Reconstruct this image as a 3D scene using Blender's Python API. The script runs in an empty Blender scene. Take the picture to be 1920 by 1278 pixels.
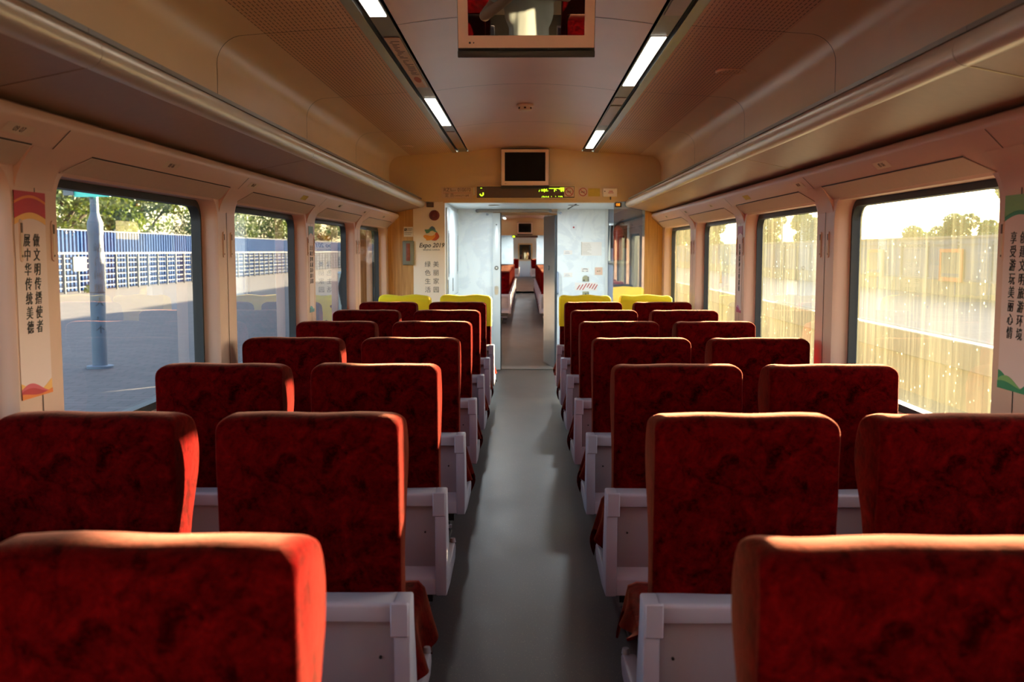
import bpy, bmesh, math, random
from mathutils import Vector, Matrix, Euler
random.seed(7)
R = math.radians
C = bpy.context.scene.collection
scn = bpy.context.scene

# ------------------------------------------------------------------ camera
EYE = 1.5
F = 1867.0
cam_d = bpy.data.cameras.new('camera'); cam = bpy.data.objects.new('camera', cam_d); C.objects.link(cam)
cam.location = (0, 0, EYE)
cam.rotation_euler = (R(90 - 5.17), 0, R(0.737))
cam_d.sensor_width = 36; cam_d.lens = 35.0; cam_d.clip_start = 0.02; cam_d.clip_end = 800
cam_d.dof.use_dof = True; cam_d.dof.focus_distance = 5.2; cam_d.dof.aperture_fstop = 4.5
scn.camera = cam
CR = Euler(cam.rotation_euler).to_matrix()

def at(px, py, Y):
    """world point where the line of sight through a photo pixel meets the cross-section y = Y"""
    d = CR @ Vector(((px - 960) / F, (639 - py) / F, -1))
    return Vector((0, 0, EYE)) + d * (Y / d.y)

# ------------------------------------------------------------------ helpers
def S(r, g, b):
    def f(c):
        c /= 255.0
        return c / 12.92 if c <= 0.04045 else ((c + 0.055) / 1.055) ** 2.4
    return (f(r), f(g), f(b))

def link(name, data):
    o = bpy.data.objects.new(name, data); C.objects.link(o); return o

def tag(o, label=None, cat=None, group=None, kind=None):
    if label: o['label'] = label
    if cat: o['category'] = cat
    if group: o['group'] = group
    if kind: o['kind'] = kind
    return o

def empty(name, loc=(0, 0, 0), rz=0):
    o = link(name, None); o.location = loc; o.rotation_euler = (0, 0, rz); o.empty_display_size = .1
    return o

class MB:
    def __init__(s): s.bm = bmesh.new()
    def quad(s, pts):
        return s.bm.faces.new([s.bm.verts.new(p) for p in pts])
    def box(s, x0, x1, y0, y1, z0, z1):
        x0, x1 = sorted((x0, x1)); y0, y1 = sorted((y0, y1)); z0, z1 = sorted((z0, z1))
        v = [s.bm.verts.new(p) for p in ((x0,y0,z0),(x1,y0,z0),(x1,y1,z0),(x0,y1,z0),(x0,y0,z1),(x1,y0,z1),(x1,y1,z1),(x0,y1,z1))]
        for f in ((0,3,2,1),(4,5,6,7),(0,1,5,4),(1,2,6,5),(2,3,7,6),(3,0,4,7)): s.bm.faces.new([v[i] for i in f])
        return s
    def prism(s, pts, axis, a, b):
        """polygon extruded along an axis; pts are the two other coordinates, in xyz order"""
        def P(p, t):
            return {'x': (t, p[0], p[1]), 'y': (p[0], t, p[1]), 'z': (p[0], p[1], t)}[axis]
        A = [s.bm.verts.new(P(p, a)) for p in pts]; B = [s.bm.verts.new(P(p, b)) for p in pts]
        n = len(pts)
        s.bm.faces.new(A); s.bm.faces.new(B[::-1])
        for i in range(n):
            j = (i + 1) % n; s.bm.faces.new((A[i], B[i], B[j], A[j]))
        return s
    def tube(s, p0, p1, r0, r1=None, n=12, caps=True):
        p0, p1 = Vector(p0), Vector(p1); r1 = r0 if r1 is None else r1
        d = (p1 - p0).normalized(); u = d.orthogonal().normalized(); w = d.cross(u)
        A, B = [], []
        for i in range(n):
            a = 2 * math.pi * i / n; e = u * math.cos(a) + w * math.sin(a)
            A.append(s.bm.verts.new(p0 + e * r0)); B.append(s.bm.verts.new(p1 + e * r1))
        for i in range(n):
            j = (i + 1) % n; s.bm.faces.new((A[i], A[j], B[j], B[i]))
        if caps: s.bm.faces.new(A[::-1]); s.bm.faces.new(B)
        return s
    def path(s, pts, r, n=8):
        for a, b in zip(pts[:-1], pts[1:]): s.tube(a, b, r, n=n)
        return s
    def lathe(s, prof, n=20, c=(0, 0, 0)):
        rings = []
        for (r, z) in prof:
            rings.append([s.bm.verts.new((c[0] + r * math.cos(2*math.pi*i/n), c[1] + r * math.sin(2*math.pi*i/n), c[2] + z)) for i in range(n)])
        for a, b in zip(rings[:-1], rings[1:]):
            for i in range(n):
                j = (i + 1) % n; s.bm.faces.new((a[i], a[j], b[j], b[i]))
        s.bm.faces.new(rings[0][::-1]); s.bm.faces.new(rings[-1])
        return s
    def sweep(s, prof, y0, y1, closed=False):
        """a profile of (x, z) points run along y"""
        A = [s.bm.verts.new((p[0], y0, p[1])) for p in prof]; B = [s.bm.verts.new((p[0], y1, p[1])) for p in prof]
        n = len(prof)
        for i in range(n if closed else n - 1):
            j = (i + 1) % n; s.bm.faces.new((A[i], A[j], B[j], B[i]))
        if closed: s.bm.faces.new(A[::-1]); s.bm.faces.new(B)
        return s
    def disc(s, c, r, n=24, nrm='y', sgn=-1):
        c = Vector(c); pts = []
        for i in range(n):
            a = 2 * math.pi * i / n
            e = {'y': (math.cos(a), 0, math.sin(a)), 'z': (math.cos(a), math.sin(a), 0), 'x': (0, math.cos(a), math.sin(a))}[nrm]
            pts.append(c + Vector(e) * r)
        s.quad(pts); return s
    def bevel(s, w, seg=2, ang=30):
        bm = s.bm; bmesh.ops.remove_doubles(bm, verts=bm.verts, dist=1e-5)
        bmesh.ops.recalc_face_normals(bm, faces=bm.faces)
        es = [e for e in bm.edges if len(e.link_faces) == 2 and e.calc_face_angle(0) > R(ang)]
        bmesh.ops.bevel(bm, geom=es, offset=w, segments=seg, affect='EDGES', profile=.5, clamp_overlap=True)
        return s
    def xf(s, M):
        s.bm.transform(M); return s
    def build(s, name, m, parent=None, smooth=35, recalc=True):
        bm = s.bm
        if recalc: bmesh.ops.recalc_face_normals(bm, faces=bm.faces)
        me = bpy.data.meshes.new(name); bm.to_mesh(me); bm.free()
        ms = m if isinstance(m, (list, tuple)) else [m]
        for x in ms: me.materials.append(x)
        if smooth:
            me.polygons.foreach_set('use_smooth', [True] * len(me.polygons))
            me.set_sharp_from_angle(angle=R(smooth))
        o = link(name, me)
        if parent: o.parent = parent
        return o

def box(name, m, parent, x0, x1, y0, y1, z0, z1, bev=0, seg=2):
    b = MB().box(x0, x1, y0, y1, z0, z1)
    if bev: b.bevel(bev, seg)
    return b.build(name, m, parent)

def struct(o, label, cat): return tag(o, label, cat, kind='structure')

def copy_tree(o, parent=None):
    c = o.copy(); C.objects.link(c); c.parent = parent
    for ch in list(o.children): copy_tree(ch, c)
    return c

FRONT = Matrix(((1,0,0,0),(0,0,-1,0),(0,1,0,0),(0,0,0,1)))          # reads facing -y
LEFTW = Matrix(((0,0,1,0),(1,0,0,0),(0,1,0,0),(0,0,0,1)))           # on the left wall, reads facing +x
RIGHTW = Matrix(((0,0,-1,0),(-1,0,0,0),(0,1,0,0),(0,0,0,1)))        # on the right wall, reads facing -x

def text(body, size, m, name, parent, loc, rot=FRONT, line=1.0, align='CENTER', sx=1.0, shear=0, bold=0, thick=.0006):
    cu = bpy.data.curves.new('lettering', 'FONT'); cu.body = body; cu.size = size; cu.align_x = align; cu.align_y = 'CENTER'
    cu.space_line = line; cu.shear = shear; cu.offset = bold; cu.extrude = thick; cu.resolution_u = 3
    t = link('lettering_curve', cu)
    dg = bpy.context.evaluated_depsgraph_get(); dg.update()
    me = bpy.data.meshes.new_from_object(t.evaluated_get(dg))
    bpy.data.objects.remove(t); bpy.data.curves.remove(cu)
    me.transform(Matrix.Translation(loc) @ rot @ Matrix.Diagonal((sx, 1, 1, 1)))
    me.materials.clear(); me.materials.append(m)
    o = link(name, me)
    if parent: o.parent = parent
    return o

def column_text(chars, size, step):
    return '\n'.join(chars)

# ------------------------------------------------------------------ materials
def nt(name):
    m = bpy.data.materials.new(name); m.use_nodes = True
    n = m.node_tree.nodes; l = m.node_tree.links
    return m, n, l, n['Principled BSDF']

def mixc(n, l, fac, a, b):
    x = n.new('ShaderNodeMix'); x.data_type = 'RGBA'
    if hasattr(fac, 'is_linked'): l.new(fac, x.inputs[0])
    else: x.inputs[0].default_value = fac
    for i, v in ((6, a), (7, b)):
        if hasattr(v, 'is_linked'): l.new(v, x.inputs[i])
        else: x.inputs[i].default_value = (*v, 1)
    return x.outputs[2]

def ramp(n, l, src, p0, p1, c0=(0,0,0), c1=(1,1,1)):
    r = n.new('ShaderNodeValToRGB'); l.new(src, r.inputs[0])
    r.color_ramp.elements[0].position = p0; r.color_ramp.elements[1].position = p1
    r.color_ramp.elements[0].color = (*c0, 1); r.color_ramp.elements[1].color = (*c1, 1)
    return r.outputs[0]

def noise(n, l, scale, detail=3, stretch=None, coord='Object', rough=.55, dist=0):
    tc = n.new('ShaderNodeTexCoord'); src = tc.outputs[coord]
    if stretch:
        mp = n.new('ShaderNodeMapping'); mp.inputs['Scale'].default_value = stretch; l.new(src, mp.inputs[0]); src = mp.outputs[0]
    t = n.new('ShaderNodeTexNoise'); t.inputs['Scale'].default_value = scale; t.inputs['Detail'].default_value = detail
    t.inputs['Roughness'].default_value = rough; t.inputs['Distortion'].default_value = dist
    l.new(src, t.inputs['Vector']); return t.outputs['Fac']

def bump(n, l, b, h, strength=.3, dist=.002):
    x = n.new('ShaderNodeBump'); x.inputs['Strength'].default_value = strength; x.inputs['Distance'].default_value = dist
    l.new(h, x.inputs['Height']); l.new(x.outputs[0], b.inputs['Normal'])

def mat(name, col, rough=.5, metal=0, var=.06, vs=6, bp=0, bs=80, spec=.5, coat=0, stretch=None, emit=None, es=1):
    m, n, l, b = nt(name)
    f = noise(n, l, vs, 4, stretch)
    lo = tuple(max(0, c * (1 - var * 2)) for c in col); hi = tuple(min(1, c * (1 + var * 2)) for c in col)
    l.new(mixc(n, l, f, lo, hi), b.inputs['Base Color'])
    b.inputs['Roughness'].default_value = rough; b.inputs['Metallic'].default_value = metal
    b.inputs['Specular IOR Level'].default_value = spec; b.inputs['Coat Weight'].default_value = coat
    if bp: bump(n, l, b, noise(n, l, bs, 2), bp)
    if emit: b.inputs['Emission Color'].default_value = (*emit, 1); b.inputs['Emission Strength'].default_value = es
    return m

M = {}
def velvet(name, dark, light, tint, sheen=.5):
    m, n, l, b = nt(name)
    f1 = noise(n, l, 15, 6, None, rough=.68, dist=.8)
    f2 = noise(n, l, 70, 4, None, rough=.7, dist=.4)
    a = n.new('ShaderNodeMath'); a.operation = 'MULTIPLY_ADD'; l.new(f2, a.inputs[0]); a.inputs[1].default_value = .55
    l.new(f1, a.inputs[2])
    fac = ramp(n, l, a.outputs[0], .58, .98)
    l.new(mixc(n, l, fac, dark, light), b.inputs['Base Color'])
    b.inputs['Roughness'].default_value = .75; b.inputs['Specular IOR Level'].default_value = .0
    b.inputs['Sheen Weight'].default_value = sheen; b.inputs['Sheen Roughness'].default_value = .28
    b.inputs['Sheen Tint'].default_value = (*tint, 1)
    bump(n, l, b, a.outputs[0], .35, .004)
    return m
M['velvet'] = velvet('red_crushed_velvet', (.012, .0001, .0005), (.095, .0014, .0018), (1, .41, .27), .43)
M['yellow'] = mat('yellow_cloth', (.80, .58, .015), .85, 0, .05, 9, .25, 40, .2)
M['shell'] = mat('grey_plastic', S(166, 159, 164), .42, 0, .02, 4, .05, 220)
M['shell_dark'] = mat('grey_plastic_panel', S(146, 137, 139), .5, 0, .02, 4, .05, 220)
M['black'] = mat('black_rubber', (.012, .012, .013), .55, 0, .1)
M['dark'] = mat('dark_metal', (.03, .03, .032), .45, .6)
M['screw'] = mat('dark_screw', (.05, .045, .045), .35, .8)
M['cream'] = mat('cream_moulding', S(214, 176, 156), .42, 0, .02, 3, .03, 300)
M['cream_rough'] = mat('cream_textured_panel', S(196, 168, 146), .55, 0, .03, 40, .12, 420)
M['seam'] = mat('dark_seam', (.03, .018, .012), .7)
M['gold'] = mat('brass_seam', (.6, .45, .2), .4, .6)
M['ceil'] = mat('ceiling_laminate', S(214, 168, 150), .33, 0, .05, 2.2, .03, 60, .5)
M['side_ceil'] = mat('ceiling_side_plain', S(232, 200, 160), .36, 0, .03, 3, .04, 300)
M['rack'] = mat('rack_laminate', S(150, 118, 96), .42, 0, .06, 30, .06, 300)
M['rail'] = mat('satin_metal_rail', S(212, 200, 182), .34, .55, .02, 3)
M['alu'] = mat('anodised_aluminium', S(150, 150, 145), .35, .85, .04, 5)
M['alu_dark'] = mat('grey_lamp_channel', S(118, 114, 110), .4, .4, .04, 5)
M['lamp'] = mat('lamp_diffuser', (.9, .9, .85), .4, emit=(1, .97, .86), es=3)
M['bulk'] = mat('bulkhead_laminate', S(218, 190, 146), .45, 0, .03, 3, .03, 200)
M['white'] = mat('white_laminate', S(240, 228, 212), .38, 0, .02, 3)
M['white_cool'] = mat('cool_white_laminate', S(216, 224, 226), .35, 0, .02, 3)
M['grey_wall'] = mat('blue_grey_laminate', S(140, 152, 172), .4, 0, .03, 3)
M['door_grey'] = mat('grey_door', S(88, 94, 100), .35, .2, .04, 3)
M['door_white'] = mat('white_door', S(205, 212, 212), .3, .1, .02, 3)
M['tv'] = mat('pinkish_tv_bezel', S(250, 220, 198), .4, 0, .03, 4)
M['ink'] = mat('black_ink', (.012, .012, .014), .6)
M['ink_grey'] = mat('grey_ink', (.06, .06, .065), .6)
M['ink_brown'] = mat('brown_ink', S(96, 78, 70), .6)
M['red'] = mat('sign_red', (.42, .02, .02), .5)
M['bell'] = mat('dark_red_plastic', (.16, .012, .01), .4)
M['led'] = mat('led_green', (.3, .6, .02), .5, emit=(.55, 1, .02), es=2.2)
M['led_orange'] = mat('led_orange', (.6, .25, .02), .5, emit=(1, .35, .02), es=1.2)
M['led_back'] = mat('led_panel_brown', S(70, 42, 22), .35, 0, .06, 60)
M['plate'] = mat('cream_plate', S(214, 188, 162), .5, 0, .02)
M['sticker_yellow'] = mat('yellow_sticker', S(196, 168, 60), .6, 0, .08, 30)
M['paper'] = mat('white_paper', S(228, 224, 216), .6, 0, .02)
M['steel'] = mat('brushed_steel', S(190, 200, 205), .3, .7, .04, 4, stretch=(1, 1, .1))
M['lock'] = mat('lock_metal', S(96, 104, 112), .3, .9)
M['skin'] = mat('skin', S(206, 158, 128), .55, 0, .05, 20)
M['shirt'] = mat('white_shirt_cloth', S(226, 226, 212), .8, 0, .03, 14, .5, 9)
M['uniform'] = mat('dark_uniform_cloth', (.014, .014, .018), .85, 0, .1, 12, .3, 20)
M['trousers'] = mat('grey_trousers_cloth', (.09, .09, .095), .85, 0, .1, 12, .3, 20)
M['hair'] = mat('black_hair', (.012, .010, .009), .55, 0, .2, 60, .4, 120)
M['ext_red'] = mat('extinguisher_red', (.40, .02, .015), .3, 0, .03)

# striped beige seat fabric
m, n, l, b = nt('striped_beige_fabric')
tc = n.new('ShaderNodeTexCoord'); wv = n.new('ShaderNodeTexWave'); wv.bands_direction = 'X'; wv.inputs['Scale'].default_value = 16; wv.inputs['Distortion'].default_value = .6
l.new(tc.outputs['Object'], wv.inputs['Vector'])
l.new(mixc(n, l, ramp(n, l, wv.outputs['Fac'], .35, .6), S(150, 118, 92), S(226, 205, 176)), b.inputs['Base Color'])
b.inputs['Roughness'].default_value = .9; bump(n, l, b, wv.outputs['Fac'], .3, .003)
M['stripe'] = m

# dark speckled vinyl floor
m, n, l, b = nt('speckled_grey_vinyl')
tc = n.new('ShaderNodeTexCoord')
vo = n.new('ShaderNodeTexVoronoi'); vo.inputs['Scale'].default_value = 95; l.new(tc.outputs['Object'], vo.inputs['Vector'])
sp = ramp(n, l, vo.outputs['Distance'], .10, .17, (1, 1, 1), (0, 0, 0))
big = noise(n, l, 1.6, 5, (1, .5, 1), rough=.6)
base = mixc(n, l, ramp(n, l, big, .3, .7), S(48, 45, 44), S(64, 60, 57))
l.new(mixc(n, l, sp, base, S(128, 116, 102)), b.inputs['Base Color'])
rr = n.new('ShaderNodeMapRange'); l.new(big, rr.inputs[0]); rr.inputs[3].default_value = .30; rr.inputs[4].default_value = .50
l.new(rr.outputs[0], b.inputs['Roughness']); b.inputs['Specular IOR Level'].default_value = .55
bump(n, l, b, noise(n, l, 260, 2), .12, .001)
M['floor'] = m

# perforated ceiling panel: rows of small slots run along the coach
m, n, l, b = nt('perforated_ceiling_panel')
tc = n.new('ShaderNodeTexCoord'); sx = n.new('ShaderNodeSeparateXYZ'); l.new(tc.outputs['Object'], sx.inputs[0])
def frac(src, period, thr):
    d = n.new('ShaderNodeMath'); d.operation = 'MULTIPLY'; l.new(src, d.inputs[0]); d.inputs[1].default_value = 1 / period
    f = n.new('ShaderNodeMath'); f.operation = 'FRACT'; l.new(d.outputs[0], f.inputs[0])
    g = n.new('ShaderNodeMath'); g.operation = 'LESS_THAN'; l.new(f.outputs[0], g.inputs[0]); g.inputs[1].default_value = thr
    return g.outputs[0]
a = frac(sx.outputs[0], .020, .28); c = frac(sx.outputs[1], .055, .72)
ab = n.new('ShaderNodeMath'); ab.operation = 'ABSOLUTE'; l.new(sx.outputs[0], ab.inputs[0])
lim = n.new('ShaderNodeMath'); lim.operation = 'LESS_THAN'; l.new(ab.outputs[0], lim.inputs[0]); lim.inputs[1].default_value = 1.20
p = n.new('ShaderNodeMath'); p.operation = 'MULTIPLY'; l.new(a, p.inputs[0]); l.new(c, p.inputs[1])
q = n.new('ShaderNodeMath'); q.operation = 'MULTIPLY'; l.new(p.outputs[0], q.inputs[0]); l.new(lim.outputs[0], q.inputs[1])
l.new(mixc(n, l, q.outputs[0], S(226, 184, 142), S(136, 100, 72)), b.inputs['Base Color'])
b.inputs['Roughness'].default_value = .45
M['perf'] = m

# wood veneer
m, n, l, b = nt('light_wood_veneer')
f = noise(n, l, 5, 5, (14, 14, .5), rough=.6, dist=.4)
l.new(mixc(n, l, ramp(n, l, f, .3, .7), S(164, 118, 62), S(202, 156, 94)), b.inputs['Base Color']); b.inputs['Roughness'].default_value = .45
M['wood'] = m

# marbled white wall
m, n, l, b = nt('marbled_white_laminate')
f = noise(n, l, 2.6, 8, (1, 1, 1), rough=.6, dist=1.6)
l.new(mixc(n, l, ramp(n, l, f, .44, .52), S(214, 223, 226), S(226, 234, 234)), b.inputs['Base Color']); b.inputs['Roughness'].default_value = .35
M['marble'] = m

def glass(name, k=1.7, dust=0.0, tint=(1, 1, 1), rough=0.0):
    m, n, l, b = nt(name); n.remove(b); out = n['Material Output']
    tr = n.new('ShaderNodeBsdfTransparent'); tr.inputs[0].default_value = (*tint, 1)
    gl = n.new('ShaderNodeBsdfGlossy'); gl.inputs['Roughness'].default_value = rough
    ge = n.new('ShaderNodeNewGeometry'); dp = n.new('ShaderNodeVectorMath'); dp.operation = 'DOT_PRODUCT'
    l.new(ge.outputs['Normal'], dp.inputs[0]); l.new(ge.outputs['Incoming'], dp.inputs[1])
    def mth(op, a, b_=None):
        x = n.new('ShaderNodeMath'); x.operation = op
        for i, q in enumerate((a, b_)):
            if q is None: continue
            if hasattr(q, 'is_linked'): l.new(q, x.inputs[i])
            else: x.inputs[i].default_value = q
        return x.outputs[0]
    sch = mth('ADD', mth('MULTIPLY', mth('POWER', mth('SUBTRACT', 1.0, mth('ABSOLUTE', dp.outputs['Value'])), 5.0), .96), .04)
    mu = n.new('ShaderNodeMath'); mu.operation = 'MULTIPLY'; mu.use_clamp = True; mu.inputs[1].default_value = k; l.new(sch, mu.inputs[0])
    mx = n.new('ShaderNodeMixShader'); l.new(mu.outputs[0], mx.inputs[0]); l.new(tr.outputs[0], mx.inputs[1]); l.new(gl.outputs[0], mx.inputs[2])
    res = mx.outputs[0]
    if dust:
        st = ramp(n, l, noise(n, l, 3, 6, (1, 11, .3), rough=.7), .46, .70)
        cl = ramp(n, l, noise(n, l, 1.3, 3), .3, .75)
        tc = n.new('ShaderNodeTexCoord'); vo = n.new('ShaderNodeTexVoronoi'); vo.inputs['Scale'].default_value = 34; l.new(tc.outputs['Object'], vo.inputs['Vector'])
        dots = ramp(n, l, vo.outputs['Distance'], .10, .18, (1, 1, 1), (0, 0, 0))
        msk = ramp(n, l, noise(n, l, 9, 3), .5, .62)
        a1 = n.new('ShaderNodeMath'); a1.operation = 'MULTIPLY'; l.new(dots, a1.inputs[0]); l.new(msk, a1.inputs[1])
        a2 = n.new('ShaderNodeMath'); a2.operation = 'MULTIPLY_ADD'; l.new(st, a2.inputs[0]); a2.inputs[1].default_value = 1.1; l.new(cl, a2.inputs[2])
        a3 = n.new('ShaderNodeMath'); a3.operation = 'MULTIPLY_ADD'; l.new(a2.outputs[0], a3.inputs[0]); a3.inputs[1].default_value = dust * .8; a3.inputs[2].default_value = dust * .4
        a4 = n.new('ShaderNodeMath'); a4.operation = 'MULTIPLY_ADD'; a4.use_clamp = True; l.new(a1.outputs[0], a4.inputs[0]); a4.inputs[1].default_value = .5 if dust > .02 else .04; l.new(a3.outputs[0], a4.inputs[2])
        tl = n.new('ShaderNodeBsdfTranslucent'); tl.inputs[0].default_value = (.86, .80, .50, 1)
        m2 = n.new('ShaderNodeMixShader'); l.new(a4.outputs[0], m2.inputs[0]); l.new(res, m2.inputs[1]); l.new(tl.outputs[0], m2.inputs[2]); res = m2.outputs[0]
    l.new(res, out.inputs[0]); return m
M['glass_l'] = glass('window_glass', 1.9, .004)
M['glass_r'] = glass('dusty_window_glass', 1.0, .04)
M['glass_part'] = glass('tinted_partition_glass', 5.0, 0, (.62, .66, .64))
m, n, l, b = nt('glossy_tv_screen')
b.inputs['Base Color'].default_value = (.004, .004, .004, 1); b.inputs['Roughness'].default_value = .0; b.inputs['IOR'].default_value = 1.9
f = noise(n, l, 30, 2); l.new(mixc(n, l, f, (.003,.003,.003), (.006,.006,.006)), b.inputs['Base Color'])
M['screen'] = m
M['screen_off'] = mat('dark_tv_screen', (.003, .002, .002), .12, spec=.08)

# ------------------------------------------------------------------ coach shell
XW, XG = 1.45, 1.553            # inner wall face, window pane
ZS, ZT = 0.85, 1.735           # window sill and head
BAY, OPEN = 1.9, 1.6

def rrect(y0, y1, z0, z1, r, n=6):
    pts = []
    for cy, cz, a0 in ((y1 - r, z1 - r, 0), (y0 + r, z1 - r, 90), (y0 + r, z0 + r, 180), (y1 - r, z0 + r, 270)):
        for i in range(n + 1):
            a = R(a0 + 90 * i / n); pts.append((cy + r * math.cos(a), cz + r * math.sin(a)))
    return pts

def holed(bm, X, rect, loops):
    """a flat face at x = X with holes"""
    es = []
    def loop(pts):
        v = [bm.verts.new((X, p[0], p[1])) for p in pts]
        for i in range(len(v)): es.append(bm.edges.new((v[i], v[(i + 1) % len(v)])))
        return v
    loop([(rect[0], rect[2]), (rect[1], rect[2]), (rect[1], rect[3]), (rect[0], rect[3])])
    vs = [loop(q) for q in loops]
    bmesh.ops.triangle_fill(bm, use_beauty=True, edges=es)
    return vs

def ring(bm, a, b):
    n = len(a)
    for i in range(n):
        j = (i + 1) % n; bm.faces.new((a[i], a[j], b[j], b[i]))

HEAD = [(1.47, 1.905), (1.36, 1.895), (1.338, 1.885), (1.331, 1.868), (1.335, 1.852), (1.448, 1.742), (1.456, 1.733), (1.52, 1.733)]
def slope(t, off=0.0):
    """point on the sloping window header: t = 0 at its tip edge, 1 at the window head"""
    x = 1.335 + (1.448 - 1.335) * t; z = 1.852 + (1.742 - 1.852) * t
    return (x - .697 * off, z - .717 * off)

def side_wall(side, y0, opens, y1, name, label, glassmat, winlabels):
    s = -1 if side == 'left' else 1
    b = MB(); bm = b.bm
    big = [rrect(o - .014, o + OPEN + .014, ZS - .014, ZT + .014, .10) for o in opens]
    hol = [rrect(o, o + OPEN, ZS, ZT, .088) for o in opens]
    A = holed(bm, s * XW, (y0, y1, 0, 2.0), big)
    D = holed(bm, s * 1.562, (y0, y1, -1.1, 2.2), hol)
    for a, d, h in zip(A, D, hol):
        mid = [bm.verts.new((s * (XW + .018), p[0], p[1])) for p in h]
        ring(bm, a, mid); ring(bm, mid, d)
    # sloping header that runs above the windows
    b.sweep([(s * p[0], p[1]) for p in HEAD], y0, y1)
    fl = [(1.452, 1.672), (1.449, 1.685), (1.441, 1.715), (1.427, 1.745), (1.405, 1.778), (1.388, 1.797), (1.47, 1.797)]
    for o in list(opens) + [opens[-1] + BAY]:
        c = o - .15
        if y0 + .2 < c < y1 - .1: b.sweep([(s * p[0], p[1]) for p in fl], c - .115, c + .115, closed=True)
    w = b.build(name, M['cream'], None, 40)
    struct(w, label, 'wall')
    sm = MB()
    for o in list(opens) + [opens[-1] + BAY]:
        c = o - .15
        if not (y0 < c < y1): continue
        (xa, za), (xb, zb) = slope(0, .001), slope(1, .001)
        sm.quad([(s*xa, c-.003, za), (s*xb, c-.003, zb), (s*xb, c+.003, zb), (s*xa, c+.003, za)])
        sm.quad([(s*(XW-.001), c-.003, .3), (s*(XW-.001), c+.003, .3), (s*(XW-.001), c+.003, 1.742), (s*(XW-.001), c-.003, 1.742)])
    sm.build('panel_seam', M['seam'], w, 0)
    for i, o in enumerate(opens):
        g = MB(); bm = g.bm
        r1 = rrect(o - .004, o + OPEN + .004, ZS - .004, ZT + .004, .09); r2 = rrect(o + .032, o + OPEN - .032, ZS + .032, ZT - .03, .07)
        va = [[bm.verts.new((s * x, p[0], p[1])) for p in q] for x, q in ((1.524, r1), (1.518, r2), (1.563, r2), (1.563, r1))]
        for k in range(4): ring(bm, va[k], va[(k + 1) % 4])
        win = g.build('window_%d' % (len([1 for q in bpy.data.objects if q.name.startswith('window_')]) + 1), M['black'], None, 40)
        struct(win, winlabels[i] if winlabels else label + ', one of its windows', 'window')
        p = MB(); p.quad([(s * XG, q[0], q[1]) for q in rrect(o + .025, o + OPEN - .025, ZS + .025, ZT - .025, .07)])
        p.build('pane', glassmat, win, 0)
        # blind cassette flap on the sloping header
        f = MB()
        ya, yb, yc, yd = o + .01, o + .12, o + OPEN - .02, o + OPEN + .04
        T0, T1 = .50, .985
        outer = []
        for (y, t) in ((ya, T1), (yb, T0), (yc + .04, T0), (yd, T1)):
            x, z = slope(t, .003); outer.append((s * x, y, z))
        inner = []
        for (y, t) in ((ya, T1), (yb, T0), (yc + .04, T0), (yd, T1)):
            x, z = slope(t, -.004); inner.append((s * x, y, z))
        f.quad(outer); f.quad(inner[::-1])
        for k in range(4):
            j = (k + 1) % 4; f.quad([outer[k], outer[j], inner[j], inner[k]])
        f.bevel(.0015, 1)
        f.build('blind_cover', M['cream_rough'], win, 30)
        e = MB()
        for (ya_, ta), (yb_, tb) in (((ya - .004, 1), (yb - .004, T0 - .02)), ((yb - .006, T0 - .035), (yc + .045, T0 - .035))):
            xa, za = slope(ta, .0012); xb, zb = slope(tb, .0012)
            if abs(ta - tb) < .01:
                x2, z2 = slope(ta + .035, .0012); e.quad([(s*xa, ya_, za), (s*xb, yb_, zb), (s*x2, yb_, z2), (s*x2, ya_, z2)])
            else:
                e.quad([(s*xa, ya_, za), (s*xb, yb_, zb), (s*xb, yb_ + .006, zb), (s*xa, ya_ + .006, za)])
        e.build('shadow_gap', M['seam'], win, 0)
    return w

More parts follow.
